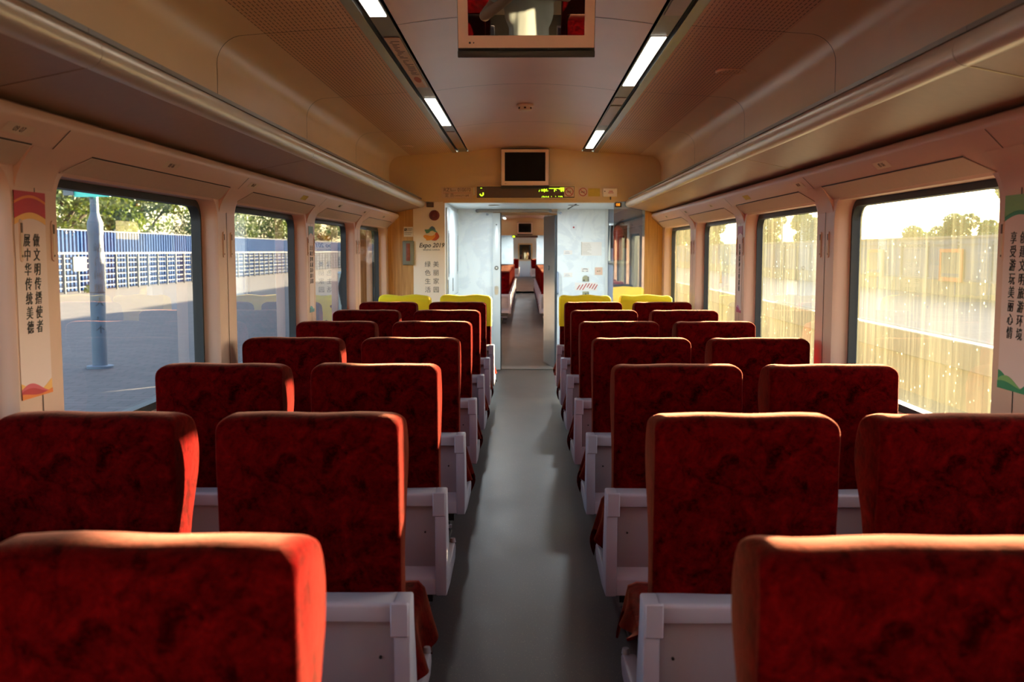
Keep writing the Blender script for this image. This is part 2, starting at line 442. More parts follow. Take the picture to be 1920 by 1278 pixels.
def ceiling(y0, y1, label, seams):
    root = empty('ceiling', (0, (y0 + y1) / 2, 2.5)); struct(root, label, 'ceiling')
    def P(b, name, m, sm=50):
        o = b.xf(Matrix.Translation((0, -(y0 + y1) / 2, -2.5))).build(name, m, root, sm, recalc=False); return o
    cen = [(-.588 + 1.176 * i / 16, 2.535 + .045 * (1 - ((i - 8) / 8) ** 2)) for i in range(17)]
    P(MB().sweep(cen, y0, y1), 'centre_panel', M['ceil'])
    for s in (-1, 1):
        prof = [(1.425, 1.90), (1.425, 2.36)]
        for i in range(1, 9):
            a = R(90 * i / 8); prof.append((1.425 - .13 + .13 * math.cos(a), 2.36 + .13 * math.sin(a)))
        prof += [(1.20, 2.497)]
        P(MB().sweep([(s * p[0], p[1]) for p in prof], y0, y1), 'cove_panel', M['side_ceil'])
        P(MB().sweep([(s * 1.20, 2.497), (s * .76, 2.527)], y0, y1), 'perforated_panel', M['perf'])
        # lamp channel: flange, groove, bed
        P(MB().sweep([(s * .76, 2.530), (s * .76, 2.521), (s * .712, 2.525), (s * .712, 2.545)], y0, y1), 'channel_flange', M['alu'], 20)
        P(MB().sweep([(s * .712, 2.545), (s * .700, 2.560), (s * .694, 2.560), (s * .694, 2.540), (s * .604, 2.543), (s * .604, 2.562), (s * .588, 2.562), (s * .588, 2.535)], y0, y1), 'channel_groove', M['black'], 20)
        P(MB().box(s * .604, s * .694, y0, y1, 2.536, 2.556), 'channel_bed', M['alu_dark'], 20)
    q = MB()
    for c in seams:
        for k in range(16):
            (xa, za), (xb, zb) = cen[k], cen[k + 1]
            q.quad([(xa, c - .003, za - .001), (xb, c - .003, zb - .001), (xb, c + .003, zb - .001), (xa, c + .003, za - .001)])
        for s in (-1, 1):
            pr = [(1.425, 2.0), (1.425, 2.36)] + [(1.295 + .13 * math.cos(R(90*i/8)), 2.36 + .13 * math.sin(R(90*i/8))) for i in range(1, 9)] + [(1.20, 2.497), (.76, 2.527)]
            for (xa, za), (xb, zb) in zip(pr[:-1], pr[1:]):
                xa -= .001; xb -= .001; za -= .001; zb -= .001
                q.quad([(s*xa, c - .003, za), (s*xb, c - .003, zb), (s*xb, c + .003, zb), (s*xa, c + .003, za)])
    P(q, 'panel_seam', M['seam'], 0)
    return root

def shell(y0, y1, name):
    """roof skin and underframe of one coach"""
    pts = [(-1.60, 1.95), (-1.60, 2.2)]
    for i in range(1, 12):
        a = R(180 - 180 * i / 12); pts.append((1.55 * math.cos(a), 2.25 + .55 * math.sin(a)))
    pts += [(1.60, 2.2), (1.60, 1.95)]
    b = MB().sweep(pts, y0, y1)
    b.box(-1.6, 1.6, y0, y1, -1.1, -.06)
    o = b.build(name, M['dark'], None, 40); struct(o, 'dark outer roof and underframe of the coach', 'roof')
    return o

def floor(y0, y1, label, hw=1.45):
    o = box('floor', M['floor'], None, -hw, hw, y0, y1, -.06, 0); struct(o, label, 'floor'); return o

YA, YP, YF = -4.7, 10.6, 12.5          # rear end, partition and door wall of the coach
OP1 = [-4.5 + BAY * k for k in range(8)]           # ... 3.1, 5.0, 6.9, 8.8
side_wall('left', YA, OP1, YP, 'wall_left', 'cream moulded left side wall with the platform windows', M['glass_l'],
          ['left side window behind the camera, fourth from the banner pillar', 'left side window behind the camera, third from the banner pillar', 'left side window just behind the camera', 'left side window before the red and orange banner', 'large left window showing the green sign and grey pole', 'left window between the plain pillar and the teal banner', 'left window showing the short steel bollard outside', 'last left window, next to the wood panel'])
side_wall('right', YA, OP1, YP, 'wall_right', 'cream moulded right side wall with the sunny dusty windows', M['glass_r'],
          ['right side window behind the camera, fourth from the banner pillar', 'right side window behind the camera, third from the banner pillar', 'right side window just behind the camera', 'right side window before the green banner', 'large dusty right window showing the orange framed poster', 'dusty right window between the plain pillar and the pink banner', 'right window just beyond the pink banner', 'last right window, next to the wood panel'])
ceiling(YA, YP, 'mauve arched ceiling of the near coach with perforated side panels', [.95 + BAY * k - .07 for k in range(5)])
floor(YA, YF + .1, 'dark speckled vinyl aisle floor of the near coach')
shell(YA, 13.0, 'roof')
struct(box('wall_rear', M['bulk'], None, -1.6, 1.6, YA - .05, YA, 0, 2.7), 'brown end wall behind the camera', 'wall')

# ------------------------------------------------------------------ seats
SEATW = .238
def back_profile():
    ctl = [(.0, .606), (-.004, .75), (-.010, .90), (-.012, 1.00), (-.006, 1.045), (.018, 1.068), (.06, 1.075), (.115, 1.068), (.165, 1.045), (.195, 1.00),
           (.204, .945), (.190, .885), (.160, .83), (.130, .77), (.112, .70), (.110, .62), (.118, .52), (.118, .42), (.06, .41), (.0, .43), (-.002, .52)]
    # closed Catmull-Rom through the control points
    out = []; n = len(ctl)
    for i in range(n):
        p0, p1, p2, p3 = (Vector(ctl[(i + k) % n]) for k in (-1, 0, 1, 2))
        for t in (0, .25, .5, .75):
            out.append(.5 * ((2 * p1) + (p2 - p0) * t + (2*p0 - 5*p1 + 4*p2 - p3) * t*t + (3*p1 - p0 - 3*p2 + p3) * t**3))
    return out

def offset_loop(pts, d):
    n = len(pts); out = []
    for i in range(n):
        t = (pts[(i + 1) % n] - pts[i - 1]).normalized()
        out.append(pts[i] + Vector((-t.y, t.x)) * -d * ORI)
    return out
_p = back_profile()
_area = sum(_p[i].x * _p[(i + 1) % len(_p)].y - _p[(i + 1) % len(_p)].x * _p[i].y for i in range(len(_p)))
ORI = 1 if _area > 0 else -1          # positive d moves outward

def cushion_back(name, m, parent, grow=0.0, zcut=None, wob=.0022, seed=1):
    prof = back_profile()
    hw = SEATW + grow; r = .015; RT = .034 + grow
    b = MB(); bm = b.bm; rings = []
    xs = []
    for i in range(6): a = R(90 * i / 6); xs.append((-(hw - r + r * math.cos(a)), r * (1 - math.sin(a))))
    nmid = 9
    for i in range(nmid + 1): xs.append((-(hw - r) + 2 * (hw - r) * i / nmid, 0))
    for i in range(5, -1, -1): a = R(90 * i / 6); xs.append((hw - r + r * math.cos(a), r * (1 - math.sin(a))))
    rnd = random.Random(seed); ph = [rnd.uniform(0, 6) for _ in range(6)]
    for x, ins in xs:
        lp = offset_loop(prof, grow - ins)
        ringv = []
        for p in lp:
            w = wob * (math.sin(23 * x + ph[0] + 9 * p.y) + math.sin(37 * p.y + ph[1]) * math.sin(17 * x + ph[2]))
            z = p.y + w * .8
            crown = .006 * (1 - (x / hw) ** 2)          # back faces bow very slightly
            zt_ = 1.075 + grow - RT
            wz = (hw - RT + math.sqrt(max(0, RT * RT - min(RT, p.y - zt_) ** 2))) / hw if p.y > zt_ else 1
            y = p.x + w - (crown if p.x < .05 and p.y < 1.05 else 0)
            if zcut is not None and z < zcut: z = zcut + (z - zcut) * .004
            ringv.append(bm.verts.new((x * wz, y, z)))
        rings.append(ringv)
    for a, c in zip(rings[:-1], rings[1:]): ring(bm, a, c)
    bm.faces.new(rings[0][::-1]); bm.faces.new(rings[-1])
    return b.build(name, m, parent, 60)

def cloth(name, parent, side, style, seed):
    """loose velvet cover laid over a seat cushion, its edges hanging down"""
    rnd = random.Random(seed); ph = [rnd.uniform(0, 6) for _ in range(8)]
    hx, y0, y1, ztop = .222, .13, .565, .452
    nx, ny = 26, 26
    over_a, over_w, front = {'neat': (.17, .03, .13), 'folded': (.13, .03, .10), 'shifted': (.0, .08, .16)}[style]
    b = MB(); bm = b.bm; V = []
    for i in range(nx + 1):
        row = []
        for j in range(ny + 1):
            a = i / nx; c = j / ny
            s = -(hx + over_w) + (2 * hx + over_w + over_a) * a        # + side hangs over the aisle end
            if style == 'shifted': s = -(hx + over_w) + (2 * hx + over_w - .10 + .16 * (1 - c) ) * a
            v = y0 + (y1 - y0 + front) * c
            if style == 'shifted': v -= .06 * a
            ex = max(0, abs(s) - hx); ey = max(0, v - y1)
            z = ztop - .9 * ex - .92 * ey
            x = math.copysign(min(abs(s), hx) + .20 * ex + .012 * (ex > 0), s); y = min(v, y1) + .16 * ey + .012 * (ey > 0)
            w = .007 * math.sin(14 * v + ph[0]) * math.sin(9 * s + ph[1]) + .004 * math.sin(31 * s + 18 * v + ph[2])
            z += w * (.5 if ex + ey == 0 else 0)
            if ex > 0: x += .016 * ex / .15 * math.sin(22 * v + ph[3]) ; z += .10 * ex * math.sin(8 * v + ph[4])
            if ey > 0: y += .02 * ey / .12 * math.sin(24 * s + ph[5])
            if style == 'folded' and ex > 0: z += ex * (1.0 - .9 * c) * .75; x += .02 * (1 - c)
            row.append(bm.verts.new((x * side, y, z)))
        V.append(row)
    fs = [bm.faces.new((V[i][j], V[i+1][j], V[i+1][j+1], V[i][j+1])) for i in range(nx) for j in range(ny)]
    bmesh.ops.recalc_face_normals(bm, faces=bm.faces)
    if sum(f.normal.z for f in bm.faces) < 0: bmesh.ops.reverse_faces(bm, faces=bm.faces)
    bmesh.ops.solidify(bm, geom=list(bm.faces), thickness=.008)
    return b.build(name, M['velvet'], parent, 60)

def make_seat(side, style='neat', seed=1, yellow=False):
    """side: +1 when the aisle is on the seat's right, -1 on its left"""
    root = empty('coach_seat')
    cushion_back('backrest', M['velvet'], root, seed=seed)
    bp = box('back_panel', M['shell_dark'], root, -.232, .232, -.040, -.006, .25, .60, .003)
    for sx_ in (-.19, .19):
        MB().tube((sx_, -.046, .455), (sx_, -.038, .455), .004, n=10).build('screw', M['screw'], bp)
    MB().prism([(-.078, .561), (-.078, .603), (-.070, .610), (.012, .614), (.012, .561)], 'x', -.232, .232).bevel(.004, 2).build('top_ledge', M['shell'], root)
    MB().prism([(-.078, .225), (-.078, .285), (-.038, .325), (.02, .325), (.02, .225)], 'x', -.232, .232).bevel(.003, 1).build('bottom_rail', M['shell'], root)
    pan = [(-.080, .222), (-.084, .612), (.000, .616), (.008, .545), (.045, .42), (.070, .30), (.085, .283), (.40, .283), (.432, .27), (.440, .24), (.40, .212), (.10, .205)]
    for s in (-1, 1):
        pl = MB().prism(pan, 'x', s * .230, s * .272).bevel(.006, 2).build('side_panel', M['shell'], root)
        MB().prism([(-.088, .525), (-.089, .614), (-.078, .616), (-.078, .525)], 'x', s * .222, s * .268).bevel(.003, 1).build('corner_cap', M['shell'], pl)
        MB().tube((s * .262, .40, .285), (s * .262, .40, .302), .013, .010, n=12).build('stop_peg', M['shell_dark'], pl)
    cu = MB().box(-.22, .22, .10, .56, .285, .44).bevel(.035, 4).build('seat_cushion', M['stripe'], root, 60)
    cloth('seat_cover', root, side, style, seed)
    uf = MB().box(-.21, .21, .02, .46, .165, .205).box(-.19, -.13, .0, .42, .12, .165).box(.13, .19, .0, .42, .12, .165).build('underframe', M['dark'], root)
    box('cross_bar', M['shell'], root, -.20, .20, -.01, .012, .135, .150)
    MB().box(-.10, .10, .10, .34, .012, .13).box(-.17, .17, .06, .40, 0, .014).bevel(.004, 1).build('pedestal', M['dark'], root)
    if yellow:
        cushion_back('headrest_cover', M['yellow'], root, grow=.006, zcut=.79, wob=.004, seed=seed + 5)
    return root

P0 = {}
for s in (-1, 1): P0[s] = make_seat(s, 'neat', 3 + s)
PX = {('l', 2): make_seat(1, 'neat', 21), ('l', 3): make_seat(1, 'shifted', 9), ('r', 2): make_seat(-1, 'folded', 14)}
PY = {1: make_seat(1, 'neat', 31, True), -1: make_seat(-1, 'neat', 33, True)}
Z1, PITCH = 1.378, 1.15
ORD = ['first', 'second', 'third', 'fourth', 'fifth', 'sixth', 'seventh', 'eighth']
used = set()
def place(proto, loc, label, group, jit=0):
    if proto.name not in used: o = proto; used.add(proto.name)
    else: o = copy_tree(proto)
    o.location = loc; o.rotation_euler = (0, 0, R(jit)); tag(o, label, 'seat', group); return o
notes = {('l', 3): 'third red aisle seat left of the aisle, its striped cushion showing from under the cover',
         ('r', 2): 'second red aisle seat right of the aisle, its seat cover rucked up'}
rnd = random.Random(4)
for k in range(8):
    y = Z1 + PITCH * k
    for sd, nm in ((1, 'left'), (-1, 'right')):
        for ax, col in ((.561, 'aisle'), (1.144, 'window')):
            cx = -ax if sd == 1 else (.572 if col == 'aisle' else 1.149)
            key = (nm[0], k + 1)
            if k == 7:
                p = PY[sd]; lab = 'seat with yellow headrest cover, %s side of the %s block, last row' % (col, nm)
                g = 'yellow capped seats by the partition'
            else:
                p = PX.get(key) if col == 'aisle' and key in PX else P0[sd]
                lab = notes.get(key) if col == 'aisle' and key in notes else 'red velvet %s seat in the %s block, %s row from the camera' % (col, nm, ORD[k])
                g = 'red velvet coach seats'
            place(p, (cx, y, 0), lab, g, rnd.uniform(-.5, .5))
for s in (-1, 1):       # the row behind the camera, mirrored in the television
    for r_ in (-.92, -2.07):
        place(P0[s], (-.561 if s == 1 else .572, r_, 0), 'red velvet seat behind the camera, mirrored in the ceiling television', 'seats mirrored in the television')
for k in range(11):
    for s in (-1, 1):
        place(P0[s], (-.561 if s == 1 else .572, 20.5 + PITCH * k, 0), 'small red aisle seat in the next coach, %s of its aisle, seen through the doorway' % ('left' if s == 1 else 'right'), 'red seats in the next coach, %s of the aisle' % ('left' if s == 1 else 'right'))
for k in range(2):
    for s in (-1, 1):
        place(P0[s], (-.561 if s == 1 else .572, 50 + PITCH * 4 * k, 0), 'tiny red seat in the farthest coach, %s of its white end door' % ('left' if s == 1 else 'right'), 'red seats in the farthest coach, %s' % ('left' if s == 1 else 'right'))

# ------------------------------------------------------------------ luggage racks
for s, nm in ((-1, 'left'), (1, 'right')):
    root = empty('luggage_rack', (s * 1.2, 3, 1.9))
    tag(root, 'long brown luggage rack with a rounded metal edge above the %s windows' % nm, 'luggage rack')
    T = Matrix.Translation((-s * 1.2, -3, -1.9))
    cuts = [YA, -2.5, .02, 2.52, 5.03, 7.54, YP - .06]
    for a, b_ in zip(cuts[:-1], cuts[1:]):
        sh = MB().sweep([(s * p[0], p[1]) for p in ((1.085, 1.975), (1.09, 1.955), (1.335, 1.905), (1.44, 1.905), (1.44, 1.945), (1.1, 2.0))], a + .003, b_ - .003, closed=True).xf(T).build('shelf_panel', M['rack'], root, 30)
        prof = []
        for i in range(13):
            t = R(-200 + 220 * i / 12 + 90) if False else R(70 + 220 * i / 12)
            prof.append((1.092 + .040 * math.cos(t), 1.993 + .040 * math.sin(t)))
        prof += [(1.095, 1.965), (1.12, 1.99), (1.105, 2.03)]
        MB().sweep([(s * p[0], p[1]) for p in prof], a + .002, b_ - .002, closed=True).xf(T).build('edge_rail', M['rail'], root, 40)
        MB().sweep([(s * p[0], p[1]) for p in ((1.085, 2.038), (1.097, 2.038), (1.097, 2.052), (1.085, 2.052))], a + .002, b_ - .002, closed=True).xf(T).build('top_lip', M['alu'], root, 30)
    sm = MB()
    for c in cuts[1:-1]:
        sm.quad([(s * 1.09, c - .003, 1.9535), (s * 1.335, c - .003, 1.9035), (s * 1.335, c + .003, 1.9035), (s * 1.09, c + .003, 1.9535)])
    sm.xf(T).build('joint_strip', M['gold'] if s > 0 else M['rack'], root, 0)

# ------------------------------------------------------------------ lamps and ceiling fittings
def lamp(s, y0, y1, lab):
    o = empty('ceiling_light', (s * .649, (y0 + y1) / 2, 2.533)); tag(o, lab, 'ceiling light', 'lit panels of the ceiling strips')
    L = (y1 - y0) / 2
    box('frame', M['alu'], o, -.042, .042, -L - .006, L + .006, .000, .006)
    box('diffuser', M['lamp'], o, -.037, .037, -L, L, -.005, .003, .002, 1)
def advert(s, y0, y1, lab, m, cat='panel'):
    o = box('strip_panel', m, None, s * .649 - .038, s * .649 + .038, y0, y1, 2.530, 2.534); tag(o, lab, cat); return o
lamp(-1, 3.07, 4.50, 'lit lamp at the top edge of the left ceiling strip')
lamp(-1, 6.90, 8.34, 'lit lamp further along the left ceiling strip')
lamp(1, 4.95, 6.37, 'longest lit lamp of the right ceiling strip')
lamp(1, 8.74, 10.18, 'lit lamp at the far end of the right ceiling strip')
lamp(-1, -.77, .67, 'lit lamp of the left ceiling strip above the camera')
lamp(1, 1.1, 2.54, 'lit lamp of the right ceiling strip above the camera')
lamp(-1, -4.5, -3.1, 'lit lamp of the left ceiling strip behind the camera')
lamp(1, -2.7, -1.3, 'lit lamp of the right ceiling strip behind the camera')
M['poster'] = mat('faded_poster_paper', S(214, 178, 146), .5, 0, .12, 6)
a1 = advert(-1, 4.95, 6.42, 'faded printed notice in the left ceiling strip with an orange oval', M['poster'], 'notice')
MB().prism([(-.649 + .020 * math.cos(2*math.pi*i/20), 6.13 + .10 * math.sin(2*math.pi*i/20)) for i in range(20)], 'z', 2.5292, 2.5302).build('orange_oval', mat('faded_orange_print', S(168, 78, 34), .6, 0, .15, 12), a1)
t = MB()
rr_ = random.Random(2)
for i in range(26):
    yy = 5.02 + .035 * (i % 13) + (0 if i < 13 else .50); xx = -.675 + .01 * rr_.random() + (.0 if i < 13 else .005)
    t.box(xx, xx + rr_.uniform(.012, .045), yy, yy + .014, 2.5294, 2.5302)
t.build('print', M['ink_brown'], a1, 0)
box('torn_corner', M['paper'], a1, -.627, -.613, 6.12, 6.40, 2.5292, 2.530)
M['amber'] = mat('amber_plastic_panel', S(150, 110, 78), .3, 0, .05, 8)
advert(-1, 8.79, 10.15, 'brown blank panel at the far end of the left ceiling strip', M['amber'])
p_ = advert(1, 7.25, 8.35, 'brown blank panel in the right ceiling strip between two lamps', M['amber'])
advert(1, 6.88, 7.18, 'small white paper stuck in the right ceiling strip beside the long lamp', M['paper'], 'paper')
advert(1, 3.10, 4.50, 'purplish blank panel at the top edge of the right ceiling strip', mat('mauve_panel', S(150, 122, 130), .4, 0, .05, 8))
sd = empty('smoke_detector', (0, 7.5, 2.578)); tag(sd, 'round smoke detector in the middle of the ceiling', 'smoke detector')
MB().lathe([(.062, 0), (.062, -.012), (.055, -.016)], 24).build('base', M['plate'], sd)
MB().lathe([(.048, -.016), (.050, -.036), (.040, -.046), (.0005, -.047)], 24).build('sensor_cap', M['plate'], sd)
for i in range(6):
    a = R(60 * i); MB().box(-.008, .008, -.0515, -.048, -.034, -.022).xf(Matrix.Rotation(a, 4, 'Z')).build('vent_slot', M['seam'], sd)
for (x, y, lab) in ((1.154, 5.7, 'round loudspeaker set in the right perforated ceiling panel'), (-1.16, 9.7, 'round loudspeaker set in the left perforated ceiling panel')):
    z = 2.497 + (1.2 - abs(x)) * .068
    o = empty('ceiling_speaker', (x, y, z)); tag(o, lab, 'speaker')
    MB().lathe([(.088, .004), (.088, -.004), (.082, -.008), (.072, -.006), (.072, .004)], 32).build('ring', M['side_ceil'], o)
    MB().lathe([(.072, -.003), (.0005, -.004)], 32).build('grille', M['perf'], o)

# ------------------------------------------------------------------ televisions
def tv(name, Y, label, zc, cx=0.002, tilt=14, scr='screen_off'):
    o = empty(name, (cx, Y, zc)); o.rotation_euler = (R(tilt), 0, 0); tag(o, label, 'television')
    W, H = .247, .185
    fr = MB()
    for (a, b_, c, d) in ((-W, W, -H, -H + .043), (-W, W, H - .030, H), (-W, -W + .036, -H + .043, H - .030), (W - .036, W, -H + .043, H - .030)):
        fr.box(a, b_, 0, .032, c, d)
    fr.build('frame', M['tv'], o)
    box('screen', M[scr], o, -W + .030, W - .030, .006, .028, -H + .038, H - .026)
    back = box('back_case', M['black'], o, -W - .004, W + .004, .030, .075, -H - .026, H + .01, .004)
    for sx_ in (-.09, .09): MB().box(sx_ - .01, sx_ + .01, .012, .032, -H - .008, -H + .001).build('hinge_tab', M['dark'], o)
    box('bottom_lip', M['black'], o, -W - .003, W + .003, -.004, .031, -H - .034, -H - .010, .003)
    for i, sx_ in enumerate((-W + .042, -W + .056)):
        MB().tube((sx_, -.002, -H + .018), (sx_, .001, -H + .018), .0038 if i == 0 else .0025, n=10).build('indicator', M['ink'], o)
    return o
t1 = tv('television', 3.66, 'open ceiling television with pale pink frame mirroring a white shirt', 2.415, .004, 14.3, 'screen')
MB().box(-.05, .05, .06, .12, .10, .20).box(-.20, .20, .04, .16, .185, .21).build('hanger', M['dark'], t1)
c2 = at(984.5, 313.5, 10.46)
t2 = tv('television', 10.46, 'television with black screen on the end bulkhead above the display', c2.z, c2.x, 0)
t3 = tv('television', 32.8, 'tiny television on the bulkhead of the next coach', 2.24, .0, 0)

# ------------------------------------------------------------------ end section: bulkhead, partition, vestibule
def end_section(Y, YD, lab, first):
    D = .05
    hz = 2.016 + .0
    zc0 = at(984, 378, 10.6).z
    # header: follows the ceiling line
    pts = [(-1.5, zc0)] + [(1.5, zc0), (1.5, 2.36)]
    pts += [(1.425, 2.36)]
    pts += [(1.425 - .13 + .13 * math.cos(R(90*i/8)), 2.36 + .13 * math.sin(R(90*i/8))) for i in range(1, 9)]
    pts += [(.76, 2.53)] + [(.588 - 1.176 * i / 16, 2.536 + .045 * (1 - ((i - 8) / 8) ** 2)) for i in range(17)] + [(-.76, 2.53)]
    pts += [(-1.425 + .13 - .13 * math.cos(R(90*i/8)), 2.36 + .13 * math.sin(R(90*i/8))) for i in range(8, 0, -1)] + [(-1.425, 2.36), (-1.5, 2.36)]
    h = MB().prism(pts, 'y', Y - D, Y + D).build('wall_front', M['bulk'], None)
    struct(h, 'tan bulkhead above the partition of the %s' % lab, 'wall')
    MB().box(-.86, .95, Y - D - .004, Y + D, zc0 - .012, zc0 + .02).build('edge_trim', M['bulk'], h)
    x = lambda px: (px - 984) / F * 10.6 if first else (px - 984) / F * 10.6
    wl = box('wall_front', M['wood'], None, -1.6, x(776), Y - .02, Y + D, 0, zc0); struct(wl, 'wood veneer panel left of the %s partition' % lab, 'wall')
    wr = box('wall_front', M['wood'], None, x(1207), 1.6, Y - .02, Y + D, 0, zc0); struct(wr, 'wood veneer panel right of the %s partition' % lab, 'wall')
    wp = box('wall_front', M['white'], None, x(776), x(835), Y - .022, Y + D, 0, zc0); struct(wp, 'white partition panel left of the opening of the %s' % lab, 'wall')
    # vestibule
    cl = box('ceiling', M['white_cool'], None, -1.5, 1.5, Y + D, YD, zc0 - .0, zc0 + .06); struct(cl, 'white vestibule ceiling of the %s' % lab, 'ceiling')
    sw = box('wall_left', M['white_cool'], None, -1.5, x(835) - .0, Y + D, YD, 0, zc0); struct(sw, 'pale cabinet block on the left of the %s vestibule' % lab, 'wall')
    dw0, dw1, dz = -.395, .405, 1.965
    b = MB().box(-.85, dw0 - .005, YD, YD + .08, 0, zc0); o = b.build('wall_front', M['marble'], None); struct(o, 'white marbled wall left of the door in the %s vestibule' % lab, 'wall')
    b = MB().box(dw1 + .0, 1.00, YD, YD + .08, 0, zc0); o2 = b.build('wall_front', M['marble'], None); struct(o2, 'bright white marbled wall right of the door in the %s vestibule' % lab, 'wall')
    b = MB().box(1.00, 1.6, YD, YD + .08, 0, zc0); o3 = b.build('wall_front', M['grey_wall'], None); struct(o3, 'blue grey wall behind the glass of the %s vestibule' % lab, 'wall')
    tr = box('trim_1', M['door_white'], None, 1.0, 1.035, YD - .03, YD, 0, zc0); struct(tr, 'white corner strip between marbled and grey wall of the %s' % lab, 'trim')
    hd = MB().box(dw0 - .06, dw1, YD + .0, YD + .08, dz + .03, zc0 + .06).build('trim_2', M['steel'], None); struct(hd, 'steel panel above the vestibule door of the %s' % lab, 'trim')
    MB().box(dw0 - .005, dw1, YD - .012, YD + .0, dz + .03, dz + .055).build('head_bar', M['plate'], hd)
    # side door with a window on the right of the vestibule
    b = MB(); bm = b.bm
    rect = (Y + D, YD, 0, zc0 + .06); lp = [rrect(Y + .45, YD - .35, .75, 1.85, .08)]
    A = holed(bm, 1.46, rect, lp); Dd = holed(bm, 1.60, (Y + D, YD, -1.1, 2.2), lp); ring(bm, A[0], Dd[0])
    o = b.build('wall_right', M['white_cool'], None); struct(o, 'right vestibule side door wall of the %s' % lab, 'wall')
    p = MB(); p.quad([(1.53, q[0], q[1]) for q in lp[0]]); p.build('pane', M['glass_l'], o, 0)
    # glass partition on the right
    gp = MB().box(x(1149), x(1207), Y - .006, Y + .006, 0, zc0).build('wall_partition', M['glass_part'], None, 0)
    struct(gp, 'tinted glass partition pane on the right of the %s' % lab, 'partition')
    # two round lamps added to brighten the vestibule
    for lx, wh in ((-.35, 'left'), (.55, 'right')):
        v = empty('ceiling_light', (lx, Y + .75, zc0 - .002)); tag(v, 'added small round downlight, %s one in the vestibule ceiling of the %s' % (wh, lab), 'ceiling light')
        MB().lathe([(.062, 0), (.062, -.006), (.052, -.008), (.050, 0)], 24).build('ring', M['alu'], v); MB().lathe([(.050, -.002), (.0005, -.003)], 24).build('diffuser', M['fill_v'], v)
    return dict(x=x, zc=zc0, dw=(dw0, dw1, dz))
M['fill_v'] = mat('fill_light_diffuser', (.9, .9, .9), .4, emit=(.86, .95, 1), es=3)
E1 = end_section(YP, YF, 'near coach', True)
X1 = E1['x']; ZH = E1['zc']

# left cabinet doors facing the vestibule
for i, (ya, yb, lab) in enumerate(((YP + .08, 11.40, 'nearer tall pale locker door in the vestibule, with a slot handle'), (11.42, 12.46, 'farther tall pale locker door in the vestibule, with a slot handle'))):
    xw = X1(835)
    o = empty('locker', (xw, ya, 0)); tag(o, lab, 'locker')
    for (z0, z1, nm) in ((.05, .98, 'door'), (.99, 1.96, 'door')):
        d = box(nm, M['white_cool'], o, .002, .018, .012, yb - ya - .012, z0, z1, .003)
        yy = (yb - ya) * (.25 if i == 0 else .8)
        if z0 > .9:
            box('slot_frame', M['steel'], d, .018, .022, yy - .07, yy + .07, 1.22, 1.72, .004)
            box('slot_handle', M['door_grey'], d, .0205, .0235, yy - .035, yy + .035, 1.25, 1.69, .003)
        else: box('latch', M['lock'], d, .018, .022, yy - .02, yy + .02, .70, .92)
        box('hinge', M['lock'], d, .018, .024, .03, .05, z0 + .05, z0 + .2)

# bulkhead fittings
yb = YP - .052
def rect_at(px0, py0, px1, py1, Y): a = at(px0, py0, Y); b = at(px1, py1, Y); return a.x, b.x, b.z, a.z
x0, x1, z0, z1 = rect_at(892, 347.5, 1079, 373, yb)
o = empty('display_sign', ((x0 + x1) / 2, yb, (z0 + z1) / 2)); tag(o, 'brown scrolling display with green lettering under the end television', 'display')
w, hh = (x1 - x0) / 2, (z1 - z0) / 2
fr = MB()
for (a, b_, c, d) in ((-w, w, -hh, -hh + .012), (-w, w, hh - .012, hh), (-w, -w + .012, -hh + .012, hh - .012), (w - .012, w, -hh + .012, hh - .012)): fr.box(a, b_, -.026, .0, c, d)
fr.build('frame', M['bulk'], o); box('panel', M['led_back'], o, -w + .012, w - .012, -.014, 0, -hh + .012, hh - .012)
e = MB()
for (a, b_, c, d) in ((-w + .012, w - .012, -hh + .012, -hh + .017), (-w + .012, w - .012, hh - .017, hh - .012), (-w + .10, -w + .104, -hh + .012, hh - .012), (-w + .012, -w + .016, -hh + .012, hh - .012), (w - .016, w - .012, -hh + .012, hh - .012)): e.box(a, b_, -.017, -.013, c, d)
e.build('inner_border', M['black'], o)
